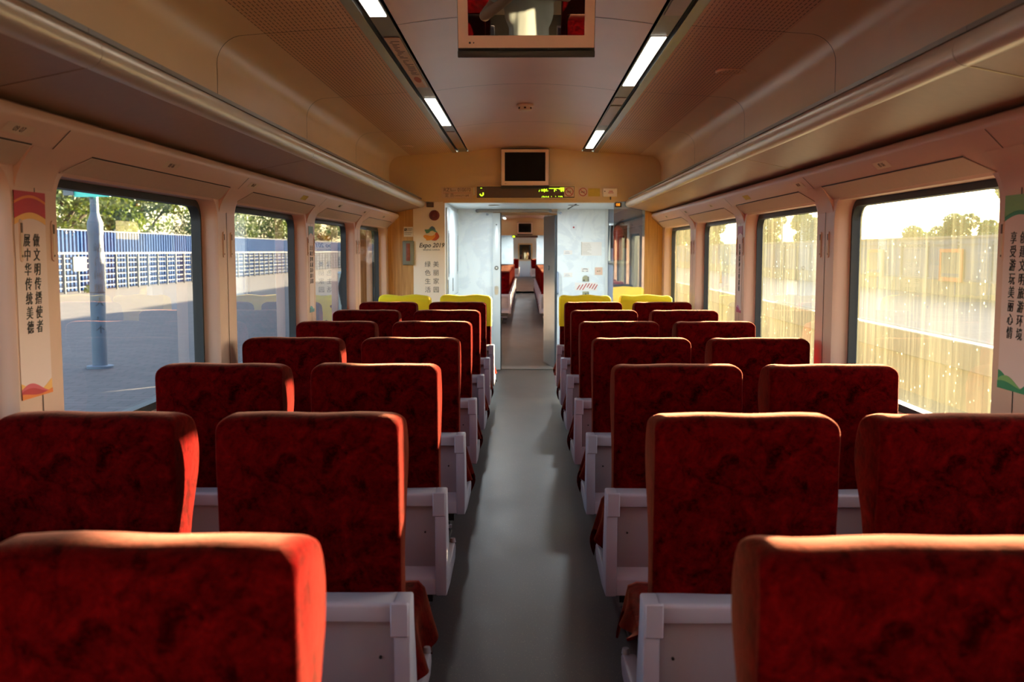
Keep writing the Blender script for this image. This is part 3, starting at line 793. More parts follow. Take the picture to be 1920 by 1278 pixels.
# lit dots; a 16-dot high scroll caught between two lines
def dots(rows, ox, oz, st, b):
    for r_, row in enumerate(rows):
        for c, ch in enumerate(row):
            if ch == '#': b.box(ox + c * st, ox + (c + .86) * st, -.0165, -.014, oz - (r_ + .86) * st, oz - r_ * st)
e = MB(); st = .0062
dots(['.###...', '.......', '.......', '.......', '.......', '.......', '.......', '.......', '.....##', '.....##', '##...##', '##...##', '.#####.', '..###..'], -w + .042, hh - .026, st, e)
dots(['..#......#..........................########', '...#..########..####################..#..#..', '.........#...#............#.......##########', '....##########............###.........#..#..', '.#.......#................#..#......########', '#...############..........#...........#..#..', '#........#................#..........##..#..', '.........#..................................'], w - .385, hh - .024, st, e)
dots(['..#.#...#...#....#......#....##.####', '.#..##.#.#.##...................#..#'], w - .36, -hh + .030, st, e)
e.build('lit_dots', M['led'], o, 0)
def no_smoking(cx, cz, r, lab, Y, parent=None, m=None):
    m = m or M['red']
    o = empty('no_smoking_sign', (cx, Y, cz)); tag(o, lab, 'sign')
    box('plate', M['plate'], o, -r * 1.12, r * 1.12, -.004, .0, -r * 1.12, r * 1.12, .001, 1)
    q = MB()
    pa = [q.bm.verts.new((r * math.cos(2*math.pi*i/32), -.0052, r * math.sin(2*math.pi*i/32))) for i in range(32)]
    pb = [q.bm.verts.new((.83 * r * math.cos(2*math.pi*i/32), -.0052, .83 * r * math.sin(2*math.pi*i/32))) for i in range(32)]
    ring(q.bm, pa, pb); q.box(-r * .9, r * .9, -.0056, -.0046, -r * .07, r * .07)
    for v in q.bm.verts[-8:] if False else list(q.bm.verts)[64:]:
        v.co = Matrix.Rotation(R(42), 3, 'Y') @ v.co
    q.build('ring_and_bar', m, o, 0)
    c = MB().box(-r * .5, r * .3, -.0048, -.0042, -r * .12, r * .06).box(r * .34, r * .45, -.0048, -.0042, -r * .12, r * .06); c.box(r * .1, r * .5, -.0047, -.0042, r * .18, r * .24)
    c.build('cigarette', M['ink_brown'], o, 0)
    return o
p = at(1067, 359.5, yb - .017); no_smoking(p.x, p.z, .046, 'round no smoking sign inside the right end of the display', yb - .017)
p = at(1093, 359.8, yb); no_smoking(p.x, p.z, .043, 'round no smoking sign just right of the display', yb)
x0, x1, z0, z1 = rect_at(828, 351.5, 886, 371.5, yb)
o = box('number_plate', M['plate'], None, x0, x1, yb - .004, yb, z0, z1, .001, 1); tag(o, 'cream coach number plate with two lines left of the display', 'plate')
cz = (z0 + z1) / 2; cx = (x0 + x1) / 2
MB().box(x0 + .015, x1 - .015, yb - .0052, yb - .004, cz - .0015, cz + .0015).build('rule', M['red'], o, 0)
text('RZ1', .052, M['ink_brown'], 'lettering', o, (cx - .098, yb - .0046, cz + .030)); text('25DT', .022, M['ink_brown'], 'lettering', o, (cx - .035, yb - .0046, cz + .022)); text('010070', .052, M['ink_brown'], 'lettering', o, (cx + .075, yb - .0046, cz + .030), sx=.9)
text('定 员', .042, M['ink_brown'], 'lettering', o, (cx - .08, yb - .0046, cz - .027)); text('CAPACITY', .024, M['ink_brown'], 'lettering', o, (cx + .025, yb - .0046, cz - .03)); text('64', .036, M['ink_brown'], 'lettering', o, (cx + .105, yb - .0046, cz - .028))
x0, x1, z0, z1 = rect_at(887.5, 351, 891.5, 366, yb); tag(box('tape_strip', M['paper'], None, x0, x1, yb - .003, yb, z0, z1), 'peeling pale tape beside the display frame', 'tape')
x0, x1, z0, z1 = rect_at(1103, 353, 1125, 368, yb)
o = box('yellow_sticker', M['sticker_yellow'], None, x0, x1, yb - .002, yb, z0, z1); tag(o, 'worn yellow sticker left of the white wireless box', 'sticker')
x0, x1, z0, z1 = rect_at(1130, 353, 1157, 369, yb)
o = empty('wireless_box', ((x0 + x1) / 2, yb, (z0 + z1) / 2)); tag(o, 'small white plastic wireless box on the bulkhead, right of the stickers', 'box')
w, hh = (x1 - x0) / 2, (z1 - z0) / 2
box('case', M['white'], o, -w, w, -.035, 0, -hh, hh, .008, 3)
MB().tube((-w + .02, -.037, .012), (-w + .02, -.034, .012), .006, n=10).build('sensor_dot', M['ink'], o); MB().box(-.012, .03, -.0362, -.0345, .008, .016).box(-.02, .035, -.0362, -.0345, -.006, .0).build('print', M['red'], o, 0); box('indicator', M['paper'], o, -w + .02, -w + .05, -.0365, -.034, -hh + .008, -hh + .016); box('cable_stub', M['dark'], o, .0, .012, -.02, -.01, -hh - .03, -hh)

# seat-number tags at the rack ends
for (px, lab) in ((806, 'brown number tag at the end of the left rack'), (1159, 'brown number tag with orange digit at the end of the right rack')):
    x0, x1, z0, z1 = rect_at(px - 6.5, 379.5, px + 6.5, 388, YP - .06)
    o = box('number_tag', M['led_back'], None, x0, x1, YP - .06, YP - .022, z0, z1, .002, 1); tag(o, lab, 'tag')
    text('100' if px < 900 else '08', .040, M['ink_brown'] if px < 900 else M['led_orange'], 'lettering', o, ((x0 + x1) / 2, YP - .0615, (z0 + z1) / 2))

# partition fittings, left
yw = YP - .022
c = at(814.5, 403.5, yw)
o = empty('alarm_bell', (c.x, yw, c.z)); tag(o, 'round dark red bell on the white panel above the printed flower emblem', 'bell')
RX = Matrix.Rotation(R(90), 4, 'X')
MB().lathe([(.055, 0), (.055, .008)], 28).xf(RX).build('base', M['bell'], o); MB().lathe([(.047, .008), (.040, .030), (.030, .032), (.028, .020)], 28).xf(RX).build('rim', M['bell'], o); MB().lathe([(.018, .02), (.016, .036), (.0005, .038)], 20).xf(RX).build('button', M['bell'], o)

o = empty('wall_sticker', (at(808, 470, yw).x, yw, at(808, 470, yw).z)); tag(o, 'event emblem and black vertical slogan printed on the white partition panel', 'sticker')
ox, oz = o.location.x, o.location.z
pm = F / 10.578          # photo pixels per metre on this panel
def blob(pts, name, m, d):
    q = MB(); n_ = len(pts); P = []
    for i in range(n_):
        p0, p1, p2, p3 = (Vector(pts[(i + k) % n_]) for k in (-1, 0, 1, 2))
        for t in (0, .25, .5, .75):
            P.append(.5 * ((2*p1) + (p2-p0)*t + (2*p0-5*p1+4*p2-p3)*t*t + (3*p1-p0-3*p2+p3)*t**3))
    def W(p): return ((780 + p.x / 7.986 - 808) / pm, (470 - (400 + p.y / 7.986)) / pm)
    q.prism([W(p) for p in P], 'y', -d - .0006, -d); q.build(name, m, o, 0)
M['e_teal'] = mat('emblem_teal', S(70, 128, 122), .5, 0, .12, 24); M['e_blue'] = mat('emblem_blue', S(70, 100, 140), .5, 0, .12, 24)
M['e_cream'] = mat('emblem_cream', S(226, 212, 172), .5, 0, .06, 24); M['e_orange'] = mat('emblem_orange', S(226, 150, 48), .5, 0, .1, 24); M['e_red'] = mat('emblem_red', S(176, 72, 40), .5, 0, .12, 24)
blob([(150, 300), (165, 262), (230, 240), (290, 270), (300, 305), (240, 330), (180, 325)], 'petal', M['e_cream'], .0006)
blob([(290, 300), (318, 285), (350, 345), (328, 385), (290, 408), (240, 402), (232, 385), (275, 350)], 'petal', M['e_red'], .0012)
blob([(112, 340), (140, 320), (190, 330), (240, 335), (285, 318), (288, 350), (240, 395), (160, 405), (150, 385), (122, 362)], 'petal', M['e_orange'], .0018)
blob([(134, 245), (190, 238), (235, 196), (285, 225), (300, 262), (326, 285), (280, 278), (255, 262), (215, 270), (200, 290), (160, 300), (148, 285)], 'petal', M['e_teal'], .0012)
blob([(205, 222), (240, 194), (278, 212), (292, 250), (240, 236)], 'petal', M['e_blue'], .0018)
W = lambda px, py: ((px - 808) / pm, -.001, (470 - py) / pm)
text('Expo 2019', .066, M['ink'], 'lettering', o, W(809, 460), shear=.25, bold=.0012, sx=.93)
text('BEIJING CHINA', .0225, M['ink_grey'], 'lettering', o, W(809, 468.3), sx=1.18)
text('美\n丽\n家\n园', .066, M['ink_grey'], 'lettering', o, W(817.3, 519.5), line=1.36)
text('绿\n色\n生\n活', .066, M['ink_grey'], 'lettering', o, W(801.7, 519.5), line=1.36)

yv = YP - .02
x0, x1, z0, z1 = rect_at(757, 425, 774.5, 443.5, yv)
o = box('notice_sticker', M['paper'], None, x0, x1, yv - .0015, yv, z0, z1); tag(o, 'small white notice with a black pictogram on the left wood panel', 'notice')
MB().box(x0 + .006, x0 + .034, yv - .003, yv - .0015, z1 - .044, z1 - .016).build('pictogram', M['ink'], o, 0)
q = MB(); q.box(x0 + .04, x1 - .008, yv - .003, yv - .0015, z1 - .026, z1 - .020); q.box(x0 + .04, x1 - .012, yv - .003, yv - .0015, z1 - .040, z1 - .036); q.box(x0 + .008, x1 - .01, yv - .003, yv - .0015, z0 + .038, z0 + .042); q.box(x0 + .008, x1 - .02, yv - .003, yv - .0015, z0 + .02, z0 + .024)
q.build('print', M['ink_grey'], o, 0)
MB().tube((x0 + .010, yv - .0034, z1 - .02), (x0 + .030, yv - .0034, z1 - .04), .002, n=6).build('slash', M['paper'], o)
x0, x1, z0, z1 = rect_at(755, 451, 777, 497, yv)
o = empty('hammer_holder', ((x0 + x1) / 2, yv, (z0 + z1) / 2)); tag(o, 'grey wall case with a red bar beside the white panel', 'case')
w, hh = (x1 - x0) / 2, (z1 - z0) / 2
M['case'] = mat('grey_green_plastic', S(110, 112, 100), .45)
box('case', M['case'], o, -w, w, -.035, 0, -hh, hh, .012, 3); box('red_bar', mat('worn_red_plastic', S(128, 58, 36), .5, 0, .2, 40), o, -.022, .020, -.039, -.03, -hh + .045, hh - .028, .003)

# vestibule door wall fittings
yd = YF
rt = empty('door_track', (0, yd - .06, 1.99)); tag(rt, 'long grey sliding door track with round end rollers above the doorway', 'track')
xa, xb = at(897, 390, yd).x, at(1030, 390, yd).x
zt = at(980, 394, yd - .06).z - 1.99
box('bar', M['alu_dark'], rt, xa, xb, -.03, .03, zt - .025, zt + .022, .004)
for x_ in (xa - .01, xb + .01): MB().tube((x_, -.035, zt - .008), (x_, .035, zt - .008), .022, n=16).build('roller', M['lock'], rt)
x_ = at(1051, 400, yd).x; MB().tube((xb, 0, zt - .03), (x_, 0, zt - .035), .004).build('rod', M['steel'], rt); MB().tube((x_, -.03, zt - .035), (x_, .06, zt - .035), .014, n=14).build('roller', M['lock'], rt)
x_ = at(914, 400, yd).x; MB().tube((x_, -.02, zt - .05), (x_, .06, zt - .05), .014, n=14).build('roller', M['lock'], rt)

# left leaf edge post and right open leaf
x0, x1 = at(924, 600, yd - .03).x, at(940, 600, yd - .03).x
d1 = empty('door_1', (x0, yd - .04, 0)); struct(d1, 'white edge of the sliding door leaf left of the doorway, with a round lock', 'door')
box('leaf', M['door_white'], d1, 0, x1 - x0 - .012, 0, .036, .01, 1.97, .004); box('rubber_edge', M['black'], d1, x1 - x0 - .012, x1 - x0, .004, .032, .01, 1.97)
wx = (x1 - x0 - .012) / 2
zl = at(932, 502, yd - .04).z; zh = at(932, 544, yd - .04).z
MB().lathe([(.026, 0), (.024, .008), (.0005, .009)], 20).xf(Matrix.Translation((wx, 0, zl)) @ RX).build('lock', M['lock'], d1)
MB().lathe([(.012, .009), (.011, .014), (.0005, .0145)], 14).xf(Matrix.Translation((wx, 0, zl)) @ RX).build('lock_core', M['door_white'], d1)
h_ = MB(); h_.prism([(wx + .024 * math.cos(R(i * 15)), zh + (.032 if 0 <= i <= 12 else -.032) + .024 * math.sin(R(i * 15))) for i in range(24)], 'y', -.004, .004); h_.build('finger_pull', M['steel'], d1)
zs = at(932, 421, yd - .04).z; MB().tube((wx, -.003, zs), (wx, 0, zs), .008).build('bolt', M['ink'], d1)
d2 = empty('door_2', (.412, yd + .10, 0)); struct(d2, 'dark grey door leaf standing open on the right of the doorway', 'door')
q = MB().box(-.036, 0, 0, .80, .01, 1.95).bevel(.004, 1).xf(Matrix.Rotation(R(9), 4, 'Z')); lf = q.build('leaf', M['door_grey'], d2)
q = MB().lathe([(.03, 0), (.028, .010), (.0005, .011)], 20).xf(Matrix.Rotation(R(9), 4, 'Z') @ Matrix.Translation((-.036, .40, 1.28)) @ Matrix.Rotation(R(-90), 4, 'Y')); q.build('lock', M['lock'], d2)
q = MB().path([(.0, -.20, 1.23), (.0, -.245, 1.22), (.0, -.245, .98), (.0, -.20, .97)], .014).xf(Matrix.Translation((.0, .09, 0))); q.build('handle', M['grey_wall'], d2)
# passage between coaches
def passage(a, b, lab):
    o = MB().box(-.75, -.62, a, b, 0, 2.1).build('wall_left', M['grey_wall'], None); struct(o, 'left wall of the gangway to the %s' % lab, 'wall')
    o = MB().box(.62, .75, a, b, 0, 2.1).build('wall_right', M['grey_wall'], None); struct(o, 'right wall of the gangway to the %s' % lab, 'wall')
    o = MB().box(-.75, .75, a, b, 2.08, 2.14).build('ceiling', M['plate'], None); struct(o, 'low ceiling of the gangway to the %s' % lab, 'ceiling')
    o = MB().box(-.75, .75, a, b, -.06, .0).build('floor', M['floor'], None); struct(o, 'floor of the gangway to the %s' % lab, 'floor')
    o = MB().box(-.40, .40, a + .0, a + .28, 0, .012).bevel(.003, 1).build('trim_3', M['alu_dark'], None); struct(o, 'metal threshold plate of the door to the %s' % lab, 'trim')
passage(YF + .08, 15.0, 'next coach')

# right marbled wall fittings (notices, emergency handles)
yn = yd
def sign_at(px0, py0, px1, py1, lab, name, m=None, Y=yn, th=.003, cat='notice'):
    x0, x1, z0, z1 = rect_at(px0, py0, px1, py1, Y); o = box(name, m or M['paper'], None, x0, x1, Y - th, Y, z0, z1); tag(o, lab, cat); return o, x0, x1, z0, z1
o, x0, x1, z0, z1 = sign_at(1070, 420.5, 1081.5, 432, 'small square plate with a red push button on the marbled wall', 'push_button_plate', M['white_cool'], cat='button')
c = at(1075.6, 426, yn); MB().tube((c.x, yn - .012, c.z), (c.x, yn - .002, c.z), .011, n=16).build('button', M['red'], o)
for k, (py, lab) in enumerate(((473, 'upper small white label on the marbled wall'), (515, 'lower small white label on the marbled wall'))):
    o, x0, x1, z0, z1 = sign_at(1057, py - 4, 1073, py + 4, lab, 'small_label')
    q = MB(); q.box(x0 + .02, x1 - .04, yn - .0045, yn - .003, (z0 + z1) / 2 + .006, (z0 + z1) / 2 + .010); q.box(x0 + .012, x1 - .03, yn - .0045, yn - .003, (z0 + z1) / 2 - .012, (z0 + z1) / 2 - .007); q.build('print', M['grey_wall'], o, 0)
o, x0, x1, z0, z1 = sign_at(1090, 453.5, 1128, 479, 'pale printed instruction sheet on the marbled wall', 'instruction_sheet')
q = MB(); rr2 = random.Random(5)
for i in range(9): q.box(x0 + .012, x0 + .012 + rr2.uniform(.06, .12), yn - .0042, yn - .003, z1 - .018 - i * .016, z1 - .022 - i * .016)
q.box(x0, x0 + .008, yn - .0042, yn - .003, z0 + .01, z1); q.build('print', mat('beige_ink', S(176, 170, 150), .6), o, 0)
o, x0, x1, z0, z1 = sign_at(1078, 529.5, 1120, 544.5, 'white sticker with red diagonal stripes between the two wall recesses', 'striped_sticker')
q = MB()
rs = random.Random(8)
for i in range(7):
    xa = x0 + .012 + i * .036; zl0 = z0 + rs.uniform(.005, .04); zl1 = z1 - rs.uniform(.003, .03)
    if zl1 - zl0 < .03: zl1 = zl0 + .05
    k_ = .62
    sh = lambda z: xa + (z - z0) * k_
    q.prism([(sh(zl0), zl0), (sh(zl0) + .013, zl0), (sh(zl1) + .013, zl1), (sh(zl1), zl1)], 'y', yn - .0042, yn - .003)
q.build('stripes', M['red'], o, 0)
c = at(1122.5, 508, yn)
no_smoking(c.x, c.z, .043, 'faint round prohibition sign by the edge of the marbled wall', yn, m=mat('faded_red', S(222, 176, 160), .6))
for (px0, py0, px1, py1, lab, arch) in ((1092, 516, 1104, 527.5, 'arched recessed handle above the striped sticker', True), (1092, 546, 1104, 556, 'square recessed latch below the striped sticker', False)):
    x0, x1, z0, z1 = rect_at(px0, py0, px1, py1, yn)
    o = empty('recessed_handle', ((x0 + x1) / 2, yn, (z0 + z1) / 2)); tag(o, lab, 'handle')
    w, hh = (x1 - x0) / 2, (z1 - z0) / 2
    pts = [(-w, -hh), (w, -hh)] + ([(w * math.cos(R(18 * i)), hh - w + w * math.sin(R(18 * i)) if False else max(hh - w, -hh + .01) + w * math.sin(R(18 * i))) for i in range(11)] if arch else [(w, hh), (-w, hh)])
    MB().prism(pts, 'y', -.004, 0).build('cup', mat('olive_grey_metal', S(160, 164, 140), .4, .3), o)
    MB().box(w - .012, w, -.012, 0, -hh, hh * .6).build('rim', M['case'], o); MB().tube((-.02 if arch else 0, -.014, -hh * .6 if arch else 0), (-.02 if arch else 0, -.003, -hh * .6 if arch else 0), .010, n=12).build('knob', M['ink_grey'], o)
o, x0, x1, z0, z1 = sign_at(1090, 502, 1104, 509.5, 'tiny sign with a telephone pictogram above the arched handle', 'pictogram_sign')
q = MB(); q.path([(x0 + .015, yn - .005, z0 + .028), (x0 + .03, yn - .005, z0 + .038), (x1 - .03, yn - .005, z0 + .038), (x1 - .015, yn - .005, z0 + .028)], .003, 6); q.box(x0 + .012, x0 + .030, yn - .0045, yn - .003, z0 + .006, z0 + .012); q.box(x1 - .030, x1 - .012, yn - .0045, yn - .003, z0 + .006, z0 + .012); q.build('pictogram', M['ink_grey'], o, 0)
# ceiling slot
a_, b_ = at(1064, 397, YF), at(1082, 381, YP + .3)
q = MB().path([(a_.x, 12.35, ZH - .002), (b_.x, 11.1, ZH - .002)], .008, 6); o = q.build('ceiling_slot', M['black'], None); tag(o, 'black diagonal slot in the vestibule ceiling', 'slot')

# extinguisher cabinet on the grey wall, seen through the glass
x0, x1, z0, z1 = rect_at(1141, 418, 1180, 494, YF)
o = empty('extinguisher_cabinet', ((x0 + x1) / 2, YF, z0)); tag(o, 'steel framed open cabinet holding the extinguisher behind the glass', 'cabinet')
w = (x1 - x0) / 2; H = z1 - z0
q = MB()
for (a, b_, c, d) in ((-w, w, 0, .03), (-w, w, H - .03, H), (-w, -w + .03, .03, H - .03), (w - .03, w, .03, H - .03)): q.box(a, b_, -.05, 0, c, d)
q.bevel(.008, 2); q.build('frame', M['steel'], o)
box('back', mat('dark_recess', S(70, 52, 44), .7), o, -w + .03, w - .03, -.004, 0, H * .38, H - .03)
box('door', M['grey_wall'], o, -w + .03, w - .03, -.035, -.002, .03, H * .38)
ex = empty('fire_extinguisher', ((x0 + x1) / 2 - .02, YF - .085, z0 + .04)); tag(ex, 'dark red fire extinguisher standing in the steel cabinet behind the glass', 'fire extinguisher')
MB().lathe([(.02, 0), (.058, .006), (.062, .02), (.062, .36), (.052, .395), (.026, .415), (.018, .43)], 24).build('cylinder', M['ext_red'], ex)
MB().lathe([(.02, .43), (.022, .455), (.012, .46)], 14).build('valve', M['dark'], ex); q = MB(); q.path([(0, 0, .455), (.05, -.0, .475), (.075, 0, .45)], .008); q.path([(0, 0, .46), (.045, 0, .50), (.07, 0, .505)], .007); q.build('handle', M['dark'], ex)
MB().path([(-.02, 0, .44), (-.055, -.01, .42), (-.07, -.01, .35), (-.068, -.01, .15)], .009).build('hose', M['black'], ex)

# ------------------------------------------------------------------ wall banners, hooks, plates
def ban_pt(s, Yc, u, v, off=.0):        # u across (reader's right +), v height above the banner's base
    return (s * (XW - .0022 - off), Yc + (u if s < 0 else -u), v)
def banner(s, Yc, z0, z1, hw, lab, top, accents, cols, size, line, flag):
    rot = LEFTW if s < 0 else RIGHTW
    o = empty('banner', (s * XW, Yc, z0)); tag(o, lab, 'banner')
    def part(pts, name, m, off):
        q = MB(); A = [q.bm.verts.new(Vector(ban_pt(s, Yc, u, v, off)) - Vector((s * XW, Yc, z0))) for u, v in pts]; B = [q.bm.verts.new(Vector(ban_pt(s, Yc, u, v, off - .0012)) - Vector((s * XW, Yc, z0))) for u, v in pts]
        q.bm.faces.new(A); q.bm.faces.new(B[::-1]); ring(q.bm, A, B); return q.build(name, m, o, 0)
    body = part([(-hw, z0), (hw, z0), (hw, z1), (-hw, z1)], 'sheet', M['banner'], 0)
    H = z1 - z0
    n_ = 14
    def wave(zb, amp, ph, fr=1.0): return [(-hw + 2 * hw * i / n_, zb + amp * math.sin(ph + fr * math.pi * i / n_)) for i in range(n_ + 1)]
    tz = z1 - .115 * H
    for k, (m, dz) in enumerate(top):
        part([(hw, z1), (-hw, z1)] + wave(tz - dz, .035 * H, 0.1, .9), 'top_wave', m, .0006 * (k + 1))
    bz = z0 + .055 * H
    for k, (m, am, ph) in enumerate(accents):
        part([(hw, z0), (-hw, z0)] + wave(bz - .012 * H * k, am * H, ph, 1.5), 'bottom_wave', m, .0006 * (k + 1))
    for (u, chars) in cols:
        p = ban_pt(s, Yc, u, (z0 + z1) / 2 + flag, .0012)
        text('\n'.join(chars), size, M['ink'], 'lettering', o, Vector(p) - Vector((s * XW, Yc, z0)), rot, line=line, shear=.12, bold=.0002)
M['banner'] = mat('pale_banner_sheet', S(226, 200, 196), .5, 0, .02)
c_red = mat('banner_crimson', S(186, 26, 44), .5, 0, .08, 9); c_or = mat('banner_orange', S(226, 120, 40), .5, 0, .1, 9); c_yl = mat('banner_amber', S(236, 178, 92), .5, 0, .08, 9); c_pk = mat('banner_pink', S(206, 78, 96), .5, 0, .08, 9)
c_gr = mat('banner_green', S(128, 176, 104), .5, 0, .08, 9); c_gd = mat('banner_dark_green', S(44, 134, 92), .5, 0, .08, 9); c_tl = mat('banner_teal', S(94, 140, 148), .5, 0, .08, 9); c_bl = mat('banner_pale_teal', S(110, 176, 182), .5, 0, .08, 9)
c_mg = mat('banner_magenta', S(176, 44, 92), .5, 0, .08, 9); c_vi = mat('banner_lilac', S(198, 130, 180), .5, 0, .08, 9)
banner(-1, 2.915, 1.07, 1.672, .092, 'white vertical banner with red and orange waves on the first left pillar', [(c_yl, .03), (c_red, .012), (c_or, -.03), (c_red, -.038)],
       [(c_yl, .03, 2.2), (c_pk, .028, .2), (c_red, .018, .4), (c_or, .010, 2.0)], [(.028, '做文明传播使者'), (-.028, '展中华传统美德')], .040, 1.06, .03)
banner(1, 2.955, 1.085, 1.665, .088, 'white vertical banner with green waves on the first right pillar', [(c_gd, .012), (c_gr, 0)],
       [(c_gd, .04, 1.6), (c_gr, .03, .2), (c_gd, .012, .6)], [(-.028, '享受游玩美丽心情'), (.030, '创建文明旅游环境')], .038, 1.06, .02)
banner(-1, 6.755, 1.085, 1.665, .07, 'narrow white banner with a teal top between the second and third left windows', [(c_tl, 0)], [(c_bl, .02, .2), (c_tl, .012, 1.2)], [(.026, '让文明成为习惯'), (-.026, '让和谐充满旅途')], .034, 1.1, .03)
banner(1, 6.755, 1.085, 1.665, .07, 'narrow white banner with a magenta top between the second and third right windows', [(c_mg, 0)], [(c_vi, .03, .2), (c_mg, .018, .8)], [(.0, '弘扬精神文明接续')], .040, 1.0, .01)

for s, nm in ((-1, 'left'), (1, 'right')):
    for Yc, which in ((1.055, 'pillar beside the camera'), (2.955, 'first banner pillar'), (4.855, 'pillar between the first two windows'), (6.755, 'second banner pillar'), (8.655, 'pillar before the last window')):
        if Yc < 2: continue
        for dy in (-.098, .098) if Yc in (2.955, 6.755) else (-.062, .062):
            o = empty('coat_hook', (s * XW, Yc + dy, 1.53)); tag(o, 'slim coat hook, one of the pair on the %s %s' % (nm, which), 'coat hook', 'coat hooks on the %s %s' % (nm, which))
            q = MB(); pts = rrect(-.011, .011, -.062, .062, .0105)
            q.prism(pts, 'x', -s * .004, 0); q.bevel(.0015, 1); q.build('plate', M['cream'], o)
            q = MB(); q.prism(rrect(-.0055, .0055, -.052, .052, .005), 'x', -s * .0052, -s * .0036); q.build('slot', M['plate'], o)
            MB().box(-s * .0065, -s * .004, -.005, .005, .022, .05).build('hook', M['ink_brown'], o); MB().tube((-s * .0062, 0, -.045), (-s * .004, 0, -.045), .0035).build('pin', M['ink_brown'], o)
    for i, y in enumerate((2.70, 3.86, 5.02, 6.18, 7.35, 8.50, 9.65)):
        pale = i in (3,)
        (xa, za) = slope(.12, .0012); (xb, zb) = slope(.34, .0012)
        L = .075
        q = MB(); q.quad([(s*xa, y - L, za), (s*xa, y + L, za), (s*xb, y + L, zb), (s*xb, y - L, zb)])
        bmesh.ops.recalc_face_normals(q.bm, faces=q.bm.faces)
        o = q.build('seat_number_plate', M['plate'] if not pale else M['sticker_yellow'], None, 0)
        wh = ['before the first banner', 'above the first large window', 'over the plain pillar', 'above the second window', 'above the third window', 'over the last plain pillar', 'nearest the end partition'][i]
        tag(o, 'small seat number plate %s on the %s header' % (wh, nm), 'number plate', 'seat number plates on the %s header' % nm)
        if not pale:
            ex_ = Vector((0, 1 if s < 0 else -1, 0)); up = Vector((s * (xa - xb), 0, za - zb)).normalized(); nn = ex_.cross(up)
            Rm = Matrix((ex_, up, nn)).transposed().to_4x4()
            mid = Vector((s * (xa + xb) / 2, y, (za + zb) / 2)) + nn * .0006
            text(['09 07', '05 06', '08 07', '', '03 02', '05 01', '02 01'][i], .026, M['ink_brown'], 'lettering', o, mid, Rm, thick=.0003)

# ------------------------------------------------------------------ next coaches
floor(15.0, 36.6, 'grey aisle floor of the next coach'); floor(36.6, 61, 'grey aisle floor of the farthest coach')
def plain_coach(y0, y1, lab):
    ops = []; y = y0 + .2
    while y + OPEN < y1 - .1: ops.append(y); y += BAY
    for sd in ('left', 'right'):
        side_wall(sd, y0, ops, y1, 'wall_' + sd, 'cream %s side wall of the %s' % (sd, lab), M['glass_l' if sd == 'left' else 'glass_r'], ['window in the %s wall of the %s, counted %d from its near end' % (sd, lab, i + 1) for i in range(len(ops))])
    ceiling(y0, y1, 'ceiling of the %s' % lab, [])
    shell(y0, y1 + 2, 'roof')
    for s in (-1, 1):
        k = y0 + 1
        while k + 1.5 < y1:
            o = empty('ceiling_light', (s * .649, k + .75, 2.533)); tag(o, 'small lit strip lamp on the ceiling of the %s' % lab, 'ceiling light', 'strip lamps of the %s' % lab)
            box('diffuser', M['lamp'], o, -.037, .037, -.72, .72, -.005, .003); k += 3.8
plain_coach(15.0, 32.9, 'next coach')
b = MB(); b.box(-1.5, -.85, 15.0, 15.06, 0, 2.5); b.box(.9, 1.5, 15.0, 15.06, 0, 2.5); b.box(-.85, .9, 15.0, 15.06, 2.03, 2.6); o = b.build('wall_rear', M['bulk'], None); struct(o, 'near end wall of the next coach around the doorway', 'wall')
b = MB(); b.box(.335, .385, 15.35, 15.95, .02, 1.98); o = b.build('door_3', M['cream'], None); struct(o, 'cream door leaf edge of the next coach on the right of the doorway', 'door')
MB().tube((.33, 15.5, 1.28), (.335, 15.5, 1.28), .03, n=14).build('lock', M['lock'], o)
E2 = end_section(32.9, 34.6, 'next coach', False)
c = at(985, 440, 32.8); o = box('display_sign', M['led_back'], None, -.42, .42, 32.80, 32.846, 1.93, 2.0); tag(o, 'tiny lit display under the television of the next coach', 'display'); box('lit_dots', M['led'], o, -.40, -.33, 32.795, 32.8, 1.94, 1.99)
passage(34.68, 37.0, 'farthest coach')
plain_coach(37.0, 58.6, 'farthest coach')
b = MB(); b.box(-1.5, -.85, 37.0, 37.06, 0, 2.5); b.box(.9, 1.5, 37.0, 37.06, 0, 2.5); b.box(-.85, .9, 37.0, 37.06, 2.03, 2.6); o = b.build('wall_rear', M['bulk'], None); struct(o, 'near end wall of the farthest coach around the doorway', 'wall')
w = MB().box(-1.6, 1.6, 58.6, 58.7, 0, 2.6).build('wall_front', M['white_cool'], None); struct(w, 'white end wall of the farthest coach', 'wall')
d = empty('door_4', (0.02, 58.59, 0)); struct(d, 'tiny white end door with a square window at the far end of the train', 'door')
box('leaf', M['white_cool'], d, -.46, .46, -.02, 0, 0, 1.98); q = MB()
for (a, b_, c, e_) in ((-.42, .42, .92, 1.0), (-.42, .42, 1.86, 1.94), (-.42, -.34, 1.0, 1.86), (.34, .42, 1.0, 1.86)): q.box(a, b_, -.04, -.02, c, e_)
q.build('window_frame', M['bulk'], d); box('pane', M['screen'], d, -.34, .34, -.028, -.02, 1.0, 1.86)
for k in range(2):
    pass

